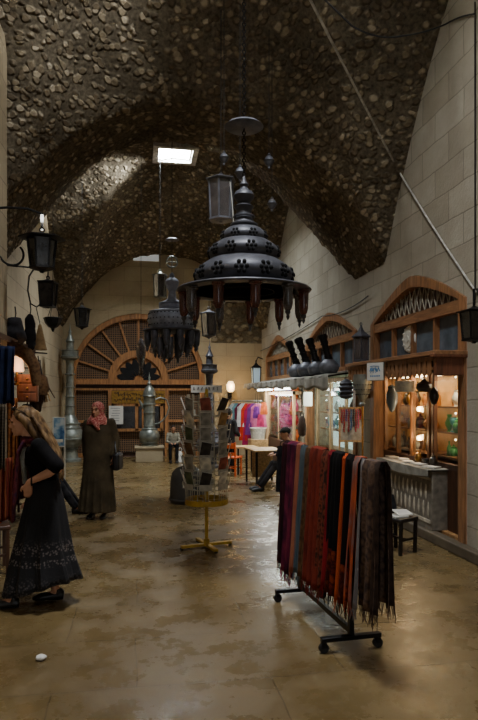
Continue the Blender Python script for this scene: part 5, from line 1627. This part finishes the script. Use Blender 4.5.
# small black stool with papers
q = onZ(397, 552); 
q = pt(398, 552, 6.75)
simple_chair('low black stool by the scarf rack, carrying folded papers', (q.x, q.y, 0), .5, .4, .32, 'blackwood', back=0, cat='stool', name='stool')
mb = MB(); mb.prism([(-.13, -.1, 0), (.06, -.11, 0), (.07, .06, 0), (-.11, .08, 0)], (0, 0, .016)); mb.prism([(-.06, -.08, .016), (.13, -.1, .016), (.14, .02, .05), (-.05, .05, .06)], (0, 0, .01))
solo('folded_papers', mb, 'paper', 'folded white papers lying on the low black stool', 'papers', (q.x, q.y, .402), rz=.3, smooth=False)
mb = MB(); mb.tube([(0, 0, 0), (0, .02, .08), (0, .05, .2)], [(.05, .03), (.05, .035), (.03, .015)], 12); solo('grey_pouch', mb, 'darkcloth', 'small dark grey pouch standing behind the papers on the black stool', 'pouch', (q.x - .02, q.y + .09, .42))

# ------------------------------------------------------------------ second shop: awning, jugs, lit shelves
aw0, aw1 = 9.0, 16.6
awn = thing('awning', 'long off-white canvas awning over the second and third shops', 'awning', (2.9, (aw0 + aw1) / 2, 2.06))
al = aw1 - aw0
mb = MB(); mb.sheet(lambda u, v: V((.6 * v - .0, -al / 2 + al * u, .02 + .1 * v - .03 * math.sin(u * PI * 6) ** 2 * (1 - abs(2 * v - 1)))), 60, 8); mb.build('canvas_top', 'awning', awn, solid=.012)
mb = MB(); mb.sheet(lambda u, v: V((-.012 - .02 * v * math.sin(u * 90), -al / 2 + al * u, +.03 - (.14 + .1 * (1 - u) ** 2 + .03 * math.sin(u * 50)) * v)), 120, 4); mb.build('canvas_valance', 'awning', awn, solid=.008)
mb = MB(); mb.cyl((0, -al / 2, .0), (0, al / 2, .0), .016); 
mb.build('front_pole', 'iron', awn)
for k in range(5):
    y = -al / 2 + .05 + (al - .1) * k / 4; mb = MB(); mb.cyl((0, y, 0), (.66, y, .1), .013); mb.build('arm', 'iron', awn)
# jugs
def jug(label, px2, py_base, tilt, s, X):
    q = onX(px2, py_base, X)
    t = thing('metal_jug', label, 'jug', (X, q.y, 2.06 + .02 + .1 * (X - 2.9) / .6 + .01), 0, 'dark metal jugs on the awning')
    sh = math.tan(tilt)
    def tl(prof): return [(r * s, z * s) for r, z in prof]
    mb = MB(); mb.lathe(tl([(.16, 0), (.2, .03), (.24, .12), (.235, .2), (.17, .28), (.11, .33)]), 22); mb.build('jug_body', 'gunmetal2', t)
    mb = MB(); z0 = .32
    mb.tube([V((-.28 * (z - .3), -sh * (z - .3), z)) * s for z in (.3, .45, .62, .8, .86, .92)], [r * s for r in (.105, .08, .075, .09, .115, .1)], 16)
    for z in (.42, .56, .7): mb.tube([V((-.28 * (z - .31), -sh * (z - .31), z - .012)) * s, V((-.28 * (z - .29), -sh * (z - .29), z + .012)) * s], [.1 * s, .1 * s], 16)
    mb.build('jug_neck', 'iron', t)
    mb = MB(); mb.tube([V((0, .1, .3)) * s, V((0, .24, .38)) * s, V((0, .24 - sh * .2, .6)) * s, V((0, .1 - sh * .5, .78)) * s], .014 * s, 6); mb.build('handle', 'iron', t)
jug('farthest dark long-necked metal jug standing on the awning', 297, 372, -.3, .8, 3.2)
jug('second farthest dark long-necked metal jug on the awning, leaning', 307, 370, -.3, .8, 3.2)
jug('third long-necked metal jug from the far end of the awning', 317, 368, -.2, .72, 3.2)
jug('nearest and broadest metal jug on the awning', 329, 366, .0, .72, 3.2)
# lit shelves in the second shop
y0b, y1b = ARCHES[1][0] + .16, ARCHES[1][1] - .16
M['coolback'] = glow('cool glowing shelf back', (.62, .86, .78, 1), 1.7, C(190, 206, 196))  # shelf light put into the panel as its own cool glow
CB = [.7, 1.08, 1.42, 1.76]
cabinet('display_shelves', 'tall glass-fronted shelves lit cool white inside the second shop', y0b, y1b, 3.72, .4, .12, 2.1, .62, CB[:], (-1, -.33, .33, 1), 'palewood', 'coolback')
rnd = random.Random(33)
for si, z in enumerate(CB[1:]):
    for i in range(12):
        y = y1b - .1 - (y1b - y0b - .2) * (i + .5) / 12
        good(rnd.choice(['bottle', 'vase', 'pot', 'bowl', 'lamp']), rnd.choice(['white', 'teal', 'silver', 'blue', 'dark', 'green', 'white']), (3.86 + rnd.uniform(0, .12), y, z), rnd.uniform(.8, 1.25), '%s %s cool-lit shelf' % (span_words(i, 12), ['lower', 'middle', 'upper'][si]), 'wares on the cool-lit shelves')
q = onX(308, 406, 3.1)
t = hung('paper_lantern', 'glowing white cylinder lamp hanging under the awning before the cool-lit shelves', 'lamp', q, [(.0, 0), (.075, 0), (.08, .02), (.08, .24), (.075, .26), (0, .26)], glow('lit white shade', (.95, 1, .82, 1), 2.6), ztop=2.03)
q = onX(302, 438, 3.05)
t = thing('hanging_bag', 'brown fringed leather bag hanging under the awning left of the lit shelves', 'bag', q)
mb = MB(); mb.tube([(0, 0, .03), (0, 0, .06), (0, 0, .2), (0, 0, .36), (0, 0, .42)], [(.02, .08), (.06, .15), (.07, .17), (.05, .15), (.02, .1)], 18, ref=(1, 0, 0)); mb.build('bag_body', simple('dark brown leather', C(70, 50, 38), .6), t)
mb = MB(); mb.tube([(0, -.12, .4), (0, -.05, .5), (0, 0, 2.03 - q.z), (0, .05, .5), (0, .12, .4)], .008, 6); mb.build('strap', 'darkcloth', t)
q = pt(283, 385, 1)
M['tube'] = glow('fluorescent tube', (.95, 1, .95, 1), 16)
for k, (pa, pb_) in enumerate(((258, 272), (275, 293))):
    a, b = onX(pa, 392, 3.02), onX(pb_, 391, 3.02)
    t = thing('fluorescent_lamp', '%s bright fluorescent tube lamp under the awning' % ['farther', 'nearer'][k], 'lamp', ((a + b) / 2).to_tuple()[:2] + (1.93,), 0, 'tube lamps under the awning')
    hl_ = abs(a.y - b.y) / 2
    mb = MB(); mb.cyl((0, -hl_, -.03), (0, hl_, -.03), .02); mb.build('tube', 'tube', t)
    mb = MB(); mb.box((0, 0, .015), (.08, hl_ * 2, .03)); mb.box((0, 0, .06), (.02, .02, .12)); mb.build('housing', 'paper', t)
    area('tube light %d' % k, (3.02, (a.y + b.y) / 2, 1.86), (0, 0, 0), .1, hl_ * 2, 34, (.97, 1, .92))
# necklace board
q = pt(351, 440, 8.95)
t = thing('necklace_board', 'pale display board hung with red bead necklaces under the near end of the awning', 'display board', (q.x, q.y, 0), -.2)
zb_, zt_ = pt(351, 441, 8.95).z, pt(351, 408, 8.95).z
mb = MB(); mb.box((0, 0, (zb_ + zt_) / 2), (.34, .02, zt_ - zb_)); mb.build('board', 'whitecloth', t)
mb = MB()
for x in (-.17, .17): mb.box((x, 0, zt_ / 2), (.025, .03, zt_))
mb.box((0, 0, zt_), (.37, .035, .03)); mb.box((0, 0, zb_), (.37, .035, .03)); mb.build('frame', 'tablewood', t)
for k in range(9):
    mb = MB(); x = -.14 + k * .035; l = rnd.uniform(.2, .42)
    for j in range(int(l / .03)): mb.ball((x + .004 * math.sin(j), -.02, zt_ - .03 - j * .026), .013, 6, 5)
    mb.build('necklace', GC[['red', 'red', 'purple', 'red', 'blue', 'dark', 'red', 'pink', 'red'][k]], t)
# ------------------------------------------------------------------ third shop: pine jamb and bright goods
q0 = pt(265, 470, 14.0)
ja = onX(267, 440, 3.3)
mb = MB(); mb.box((0, 0, 1.0), (.1, .3, 2.0)); solo('pine_post', mb, 'palewood', 'pale bare pine plank post under the awning, beside the bright goods', 'post', (3.3, ja.y, 0), bevel=.006, smooth=False)
y0c, y1c = ARCHES[2][0] + .15, ARCHES[2][1] - .15
CC = [.75, 1.1, 1.42, 1.7]
shy0 = onX(293, 420, 3.6).y - .9; shy1 = onX(271, 420, 3.6).y
cabinet('display_shelves', 'open pine shelves of brightly coloured goods under the bright tube lamps', 12.75, 15.6, 3.3, .24, .12, 1.86, .7, CC, (-1, 0, 1), 'palewood', 'shopwall')
rnd = random.Random(44)
for si, z in enumerate(CC):
    for i in range(12):
        y = 15.5 - 2.7 * (i + .5) / 12
        good(rnd.choice(['vase', 'pot', 'bowl', 'bottle']), rnd.choice(['pink', 'red', 'purple', 'orange', 'white', 'blue', 'red']), (3.42, y, z), rnd.uniform(1.1, 1.7), '%s %s bright pine shelf' % (span_words(i, 12), ['lowest', 'second', 'third', 'top'][si]), 'bright goods on the pine shelves')
# counter in front of it: table of the man in the cap
q = onZ(262, 484); tq = pt(262, 484, 12.0)
t = thing('small_table', 'small plywood table with a solid panel front beside the man in the cap', 'table', (tq.x + .05, tq.y, 0), .1)
mb = MB(); mb.box((0, 0, .68), (.62, .8, .03)); mb.build('tabletop', 'tablewood', t, bevel=.004)
for x in (-.27, .27):
    for y in (-.36, .36): mb = MB(); mb.box((x, y, .333), (.035, .035, .665)); mb.build('leg', 'iron', t)
mb = MB(); mb.box((.06, .34, .36), (.44, .015, .56)); mb.build('front_panel', 'tablewood', t)
q = pt(245, 475, 13.6)
t = thing('small_table', 'low dark-legged table farther off, between orange chair and plywood table', 'table', (q.x, q.y, 0), .1)
mb = MB(); mb.box((0, 0, .6), (.5, .5, .03)); mb.build('tabletop', 'tablewood', t)
for x in (-.22, .22):
    for y in (-.22, .22): mb = MB(); mb.box((x, y, .293), (.035, .035, .585)); mb.build('leg', 'iron', t)
q = pt(231, 472, 13.3)
simple_chair('orange plastic chair among the clothes at the far end of the hall', (q.x, q.y, 0), 2.6, .42, .4, col('orange plastic', C(214, 92, 40)), back=.32)
q = pt(258, 440, 14.6)
mb = MB(); mb.box((0, 0, .35), (.42, .42, .7)); solo('cardboard_box', mb, 'tablewood', 'tall tan cardboard box under the white tub', 'box', (q.x, q.y, 0), bevel=.006, smooth=False)
mb = MB(); mb.lathe([(.16, 0), (.2, .26), (.215, .27), (.2, .275), (.15, .02), (0, .02)], 24); solo('white_tub', mb, GC['white'], 'white plastic tub standing on the tan cardboard box', 'tub', (q.x, q.y, .703))

# clothes rail by the end wall
ra_, rb_ = pt(232, 402, 15.6), pt(262, 402, 15.2)
rz_ = math.atan2(rb_.y - ra_.y, rb_.x - ra_.x); rl = (rb_ - ra_).length
mid2 = (ra_ + rb_) / 2; rH = 1.62
t = thing('clothes_rail', 'steel clothes rail of bright garments in front of the end wall', 'clothes rail', (mid2.x, mid2.y, 0), rz_)
mb = MB(); mb.cyl((-rl / 2, 0, rH), (rl / 2, 0, rH), .014)
for x in (-rl / 2, rl / 2): mb.cyl((x, 0, .03), (x, 0, rH), .014); mb.box((x, 0, .02), (.03, .4, .03))
mb.build('rail_frame', 'pewter', t)
GM = Matrix.Translation((mid2.x, mid2.y, 0)) @ Matrix.Rotation(rz_, 4, 'Z')
gar = [(.02, 'pale grey shirt', C(170, 172, 166), .55), (.12, 'teal tunic', C(96, 130, 134), .75), (.24, 'dark maroon dress', C(96, 24, 46), .85), (.36, 'white blouse', C(206, 200, 196), .6), (.5, 'orange red dress', C(206, 52, 34), .95), (.63, 'magenta dress', C(170, 28, 84), 1.15), (.76, 'violet tunic', C(120, 54, 130), .8), (.9, 'pink scarf dress', C(214, 110, 150), .6)]
for i, (f, nm, c_, l) in enumerate(gar):
    x = -rl / 2 + .06 + (rl - .1) * f
    g = thing('hanging_garment', '%s hanging on the rail in front of the end wall' % nm, 'garment', tuple(GM @ V((x, 0, rH))), rz_ + .25, 'garments on the far clothes rail')
    def gf(u, v, l=l, i=i):
        a = u * 2 * PI; w = .05 + .11 * min(1, v * 6) + .06 * v; d = .03 + .05 * v
        k = 1 + .12 * math.sin(a * 6 + i) * v
        return V((w * math.cos(a) * k, d * math.sin(a) * k, -.06 - l * v))
    mb = MB(); mb.sheet(gf, 30, 12); mb.build('garment_cloth', cloth('%s cloth' % nm, [sc(c_, .7), c_]), g)
    mb = MB(); mb.tube([(0, 0, -.06), (0, 0, -.01), (.012, 0, .014), (0, 0, .026), (-.014, 0, .016)], .004, 5); mb.tube([(-.12, 0, -.1), (0, 0, -.05), (.12, 0, -.1)], .007, 5); mb.build('hanger', 'pewter', g)
# wall lamp glowing on the end wall
q = onY(229.5, 392, YF)
wl = thing('wall_sconce', 'warm glowing sconce on the end wall above the clothes rail', 'wall lamp', (q.x, YF - .02, q.z))
mb = MB(); mb.box((0, -.02, -.05), (.12, .04, .3)); mb.tube([(0, -.04, -.1), (0, -.18, -.12), (0, -.2, 0)], .015, 6); mb.build('bracket', 'iron', wl)
mb = MB(); mb.lathe([(.06, 0), (.11, .06), (.12, .2), (.07, .3), (.05, .31)], 14, (0, -.2, 0)); mb.build('shade', glow('warm glass shade', (1, .72, .36, 1), 5), wl)
point('sconce light', (q.x, YF - .42, q.z + .15), 26, (1, .66, .3), .12)
# dark lantern-cum-lamp over far shop; bright poster stand left of the far minaret lamp
q = pt(59, 475, 11.5)
ps_ = thing('poster_stand', 'tall blue picture board on a white stand behind the fair-haired woman', 'display stand', (q.x, q.y, 0), .3)
z0, z1 = pt(59, 446, 11.5).z, pt(59, 418, 11.5).z
mb = MB(); mb.box((0, 0, (z0 + z1) / 2), (.2, .02, z1 - z0)); mb.build('picture_board', cloth('blue picture print', [C(60, 100, 150), C(130, 170, 200), C(210, 220, 224)], 'noise', 7, .4), ps_)
mb = MB()
for x in (-.11, .11): mb.box((x, .0, z1 / 2), (.02, .02, z1)); mb.bar((x, .0, z0), (x, .3, 0), .018)
mb.box((0, 0, z1 + .01), (.24, .025, .02)); mb.box((0, 0, z0 - .01), (.24, .025, .02)); mb.build('stand_frame', 'paper', ps_)
mb = MB(); mb.box((0, -.014, z0 + .1), (.14, .004, .06)); mb.build('caption', 'paper', ps_)

# ------------------------------------------------------------------ stall along the left wall
st2 = thing('market_stall', 'dark timber stall frame against the left wall, hung with goods', 'stall', (-1.75, 7.8, 0))
mb = MB()
for y in (-1.1, 1.05): 
    mb = MB(); mb.box((.25, y, 1.2), (.07, .07, 2.4)); mb.build('post', 'darkwood', st2)
mb = MB(); mb.box((.25, 0, 2.4), (.06, 2.3, .06)); mb.box((.25, 0, 1.95), (.05, 2.2, .05)); mb.build('rail', 'darkwood', st2)
mb = MB(); mb.box((-.1, 0, 1.25), (.04, 2.2, 2.3)); mb.build('back_board', 'darkwood', st2)
for z in (.55, 1.15):
    mb = MB(); mb.box((.06, 0, z), (.34, 2.2, .03)); mb.build('shelf', 'darkwood', st2)
def hangcloth(name, label, px0, px1, py0, py1, t_, mat, cat='textile', fold=5, group=None, dep=.03):
    a, b = pt(px0, py0, t_), pt(px1, py1, t_)
    c_ = (a + b) / 2; w = (px1 - px0) * t_ / F; h = (py1 - py0) * t_ / F
    mb = MB(); mb.sheet(lambda u, v: V(((u - .5) * w * (1 - .08 * math.sin(v * 3)), dep * math.sin(u * PI * fold + v * 1.5), h / 2 - h * v - .02 * math.sin(u * 7) * v)), 24, 14)
    return solo(name, mb, mat, label, cat, c_, group, rz=-YAW + .35, solid=.006)
M['navy'] = cloth('navy blue cloth', [C(18, 24, 44), C(34, 44, 74)])
M['rust'] = cloth('red striped rug', [C(120, 44, 30), C(60, 24, 20), C(150, 82, 50)], 'X', 7)
M['brownweave'] = cloth('brown woven cloth', [C(70, 48, 32), C(112, 82, 54)], 'voro', 30)
M['combstripe'] = cloth('pale and dark striped weave', [C(40, 32, 26), C(130, 116, 96)], 'Z', 22)
hangcloth('hanging_cloth', 'navy blue cloth hanging at the left edge above the striped weave', -4, 14, 346, 405, 6.0, 'navy')
hangcloth('hanging_rug', 'red striped rug hanging low at the left edge beside the fair-haired woman', -6, 12, 458, 522, 6.0, 'rust')
hangcloth('hanging_weave', 'narrow pale striped weave at the left edge under the navy cloth', -3, 5, 404, 470, 5.8, 'combstripe')
hangcloth('hanging_weave', 'orange brown woven bag cloth hanging behind the head of the fair-haired woman', 6, 17, 398, 470, 6.9, cloth('orange brown weave', [C(120, 66, 30), C(170, 104, 50), C(80, 44, 24)], 'noise', 16))
def bundle(name, label, cat, px, py0, py1, w_px, t_, mat, seed, lump=.18):
    a, b = pt(px, py0, t_), pt(px, py1, t_); h = a.z - b.z; w = w_px * t_ / F / 2
    rg = random.Random(seed)
    t = thing(name, label, cat, a)
    path, rad = [], []
    for i in range(9):
        q = i / 8
        path.append((rg.uniform(-.12, .12) * w, rg.uniform(-.1, .1) * w, -h * q))
        k = .3 + .75 * math.sin(PI * min(1, .12 + q * .82)) + rg.uniform(-lump, lump)
        rad.append((w * k, w * .7 * k))
    mb = MB(); mb.tube(path, rad, 14, ref=(1, 0, 0))
    for i in range(7):
        an = rg.uniform(0, 6.28); q = rg.uniform(.3, .95)
        mb.ball((w * .75 * math.cos(an), w * .5 * math.sin(an), -h * q), (w * .34, w * .3, w * rg.uniform(.4, .8)), 8, 6)
    o = link_mesh('bundle_body', remesh(mb, .014, 2), mat, t)
    mb = MB(); mb.tube([(0, 0, -.02), (.01, 0, .06), (0, 0, .14)], .008, 5); mb.build('cord', 'blackrope', t)
    return t
bundle('hanging_bundle', 'dark bundle of bags hanging from the stall top above the glowing lamp', 'bundle', 15, 318, 352, 20, 7.4, 'darkcloth', 1)
bundle('hanging_bundle', 'very dark long bundle hanging between the lamp bundle and the tan shade', 'bundle', 30, 314, 354, 11, 8.0, 'blackcloth', 2)
q = pt(40, 350, 8.6); t = thing('conical_shade', 'tan conical lampshade hanging at the right end of the stall', 'lampshade', q)
mb = MB(); mb.lathe([(.1, 0), (.085, .06), (.035, .3), (.02, .36), (.0, .38)], 16); mb.build('shade', cloth('tan parchment', [C(104, 80, 52), C(140, 112, 76)]), t)
mb = MB(); mb.cyl((0, 0, .37), (-.05, 0, .6), .006); mb.build('cord', 'blackrope', t)
bundle('hanging_bundle', 'brown leather bag bundle hanging under the bracket, beside the flutes', 'bundle', 38, 366, 412, 13, 8.3, simple('brown bag leather', C(66, 46, 32), .6), 3)
bundle('hanging_bundle', 'dark pouch bundle hanging just above the hair of the fair-haired woman', 'bundle', 27, 404, 424, 14, 7.6, 'darkcloth', 4)
bundle('hanging_bundle', 'rust coloured pouch hanging beside the glowing lamp base', 'bundle', 11, 398, 420, 9, 7.0, cloth('rust pouch', [C(110, 56, 28), C(150, 84, 44)]), 5)
hangcloth('hanging_rug', 'maroon rug hanging in the stall behind the shoulder of the fair-haired woman', 12, 30, 430, 500, 7.4, cloth('maroon rug', [C(70, 26, 22), C(110, 46, 32), C(40, 18, 16)], 'X', 8))
# draped brown bag cloth, curving down
q = pt(22, 360, 7.0)
mb = MB(); mb.tube([(-.2, 0, .22), (-.08, 0, .14), (.05, .02, .07), (.13, .03, -.06), (.16, .04, -.3)], [(.05, .05), (.07, .06), (.08, .06), (.07, .06), (.05, .04)], 14)
solo('saddle_bag', mb, 'brownweave', 'brown woven saddle bag slung over the stall right of the glowing lamp', 'bag', q)
q = pt(17, 372, 7.3)
gl2 = thing('glowing_lamp', 'small glowing peach lampshade in the left stall', 'lamp', q)
mb = MB(); mb.lathe([(.075, .0), (.085, .02), (.07, .16), (.055, .19)], 18); mb.build('shade', glow('peach shade', (1, .62, .36, 1), 1.6), gl2)
mb = MB(); mb.lathe([(.05, -.16), (.055, -.14), (.015, -.12), (.02, -.06), (.012, .02)], 14); mb.build('lamp_base', 'brass', gl2)
point('stall lamp', (q.x + .1, q.y - .22, q.z + .05), 4, (1, .55, .25), .06)
q = pt(28, 402, 7.4)
wb = thing('wooden_chest', 'small reddish wooden chest with a curved handle standing in the left stall', 'chest', (q.x, q.y, q.z), .1)
mb = MB(); mb.box((0, 0, .17), (.24, .22, .34)); mb.build('box', 'redwood', wb, bevel=.01)
for k in range(3): mb = MB(); mb.box((0, -.113, .06 + k * .11), (.2, .012, .09)); d0 = mb.build('drawer', 'redwood', wb, bevel=.004); mb = MB(); mb.ball((0, -.125, .06 + k * .11), .014, 8, 6); mb.build('knob', 'brass', d0)
mb = MB(); mb.tube([(-.08, 0, .34), (-.06, 0, .42), (.06, 0, .42), (.08, 0, .34)], .01, 6); mb.build('handle', 'iron', wb)
# bunch of sticks and flutes
q = pt(42, 376, 8.2)
bs = thing('stick_bundle', 'bundle of wooden flutes and sticks sticking out at the right end of the stall', 'bundle', q)
rnd = random.Random(9)
for k in range(11):
    a = rnd.uniform(-.9, .9); mb = MB(); mb.cyl((0, 0, 0), (math.sin(a) * .22 + .03, rnd.uniform(-.05, .05), -.12 - .24 * abs(math.cos(a))), .011, .008, 6); mb.build('stick', ['darkwood', 'tablewood', 'redwood'][k % 3], bs)
mb = MB(); mb.tube([(0, 0, .02), (0, 0, -.02), (.0, 0, -.16), (0, 0, -.26)], [.03, .07, .1, .08], 12); mb.build('basket', 'brownweave', bs)
mb = MB(); mb.tube([(0, 0, .01), (-.02, 0, .12), (-.03, .02, .22)], .008, 6); mb.build('cord', 'blackrope', bs)
q = pt(40, 352, 8.5); mb = MB(); mb.bar((-.2, 0, 0), (.1, 0, -.02), .03, .02); mb.bar((-.2, 0, 0), (-.2, 0, -.14), .03, .02); mb.cyl((-.3, .1, 0), (-.2, 0, 0), .012)
solo('stall_bracket', mb, 'blackwood', 'dark wooden bracket jutting from the right end of the stall', 'bracket', q)
q = pt(3, 570, 6.1)
simple_chair('low wooden stool cut off by the left edge in front of the red rug', (q.x - .12, q.y - .12, 0), .3, .48, .4, 'darkwood', back=0, cat='stool', name='stool')

# ------------------------------------------------------------------ light in the shops
area('nearest shop light', (XV + .16, (yL0 + yL1) / 2, zt - .1), (0, 0, 0), .25, 1.3, 16, (1, .74, .42))
area('narrow cabinet light', (XV + .16, (yR0 + yR1) / 2, zt - .1), (0, 0, 0), .2, .4, 9, (1, .84, .56))
area('second shop light', (3.82, (y0b + y1b) / 2, 2.02), (0, 0, 0), .2, 2.6, 34, (.82, 1, .93))
area('under awning light', (3.2, 11.2, 1.98), (0, 0, 0), .3, 2.4, 14, (.9, 1, .94))
area('third shop light', (3.12, 14.2, 1.8), (0, math.radians(-50), 0), .1, 2.4, 26, (.98, 1, .94))

# bags hung under the far end of the awning
for k, (px2, py2, c_, nm) in enumerate(((256.5, 412, 'purple', 'violet'), (260.5, 420, 'pink', 'pink'), (264, 408, 'orange', 'orange'))):
    q = pt(px2, py2, 14.9 - .2 * k)
    t = thing('hanging_bag', '%s cloth bag hung under the far end of the awning' % nm, 'bag', q, 0, 'cloth bags under the awning')
    mb = MB(); mb.tube([(0, 0, -.16), (0, 0, -.12), (0, 0, .05), (0, 0, .14)], [(.085, .035), (.095, .045), (.075, .035), (.05, .012)], 4, ref=(1, 0, 0)); mb.build('bag_body', cloth('%s bag cloth' % nm, [{'purple': C(110, 50, 130), 'pink': C(200, 60, 110), 'orange': C(206, 100, 50)}[c_]]), t)
    mb = MB(); mb.tube([(-.04, 0, .13), (0, 0, 2.04 - q.z), (.04, 0, .13)], .007, 5); mb.build('strap', 'darkcloth', t)

for z in (1.22, 1.54, 1.98):
    for y, e in ((yR0 + .32, 2.2), (yL0 + .35, 2.2), (yL1 - .35, 2.0)):
        point('shelf fill', (XV + .09, y, z), e, (1, .82, .55), .01)  # unseen fill light added to brighten the cabinet goods
for z in (1.3, 1.66, 2.0):
    for y in (y0b + .5, y0b + 1.5, y1b - .5):
        point('cool shelf fill', (3.79, y, z), 2.2, (.85, 1, .95), .012)  # unseen cool fill added between the shelves, no fixture
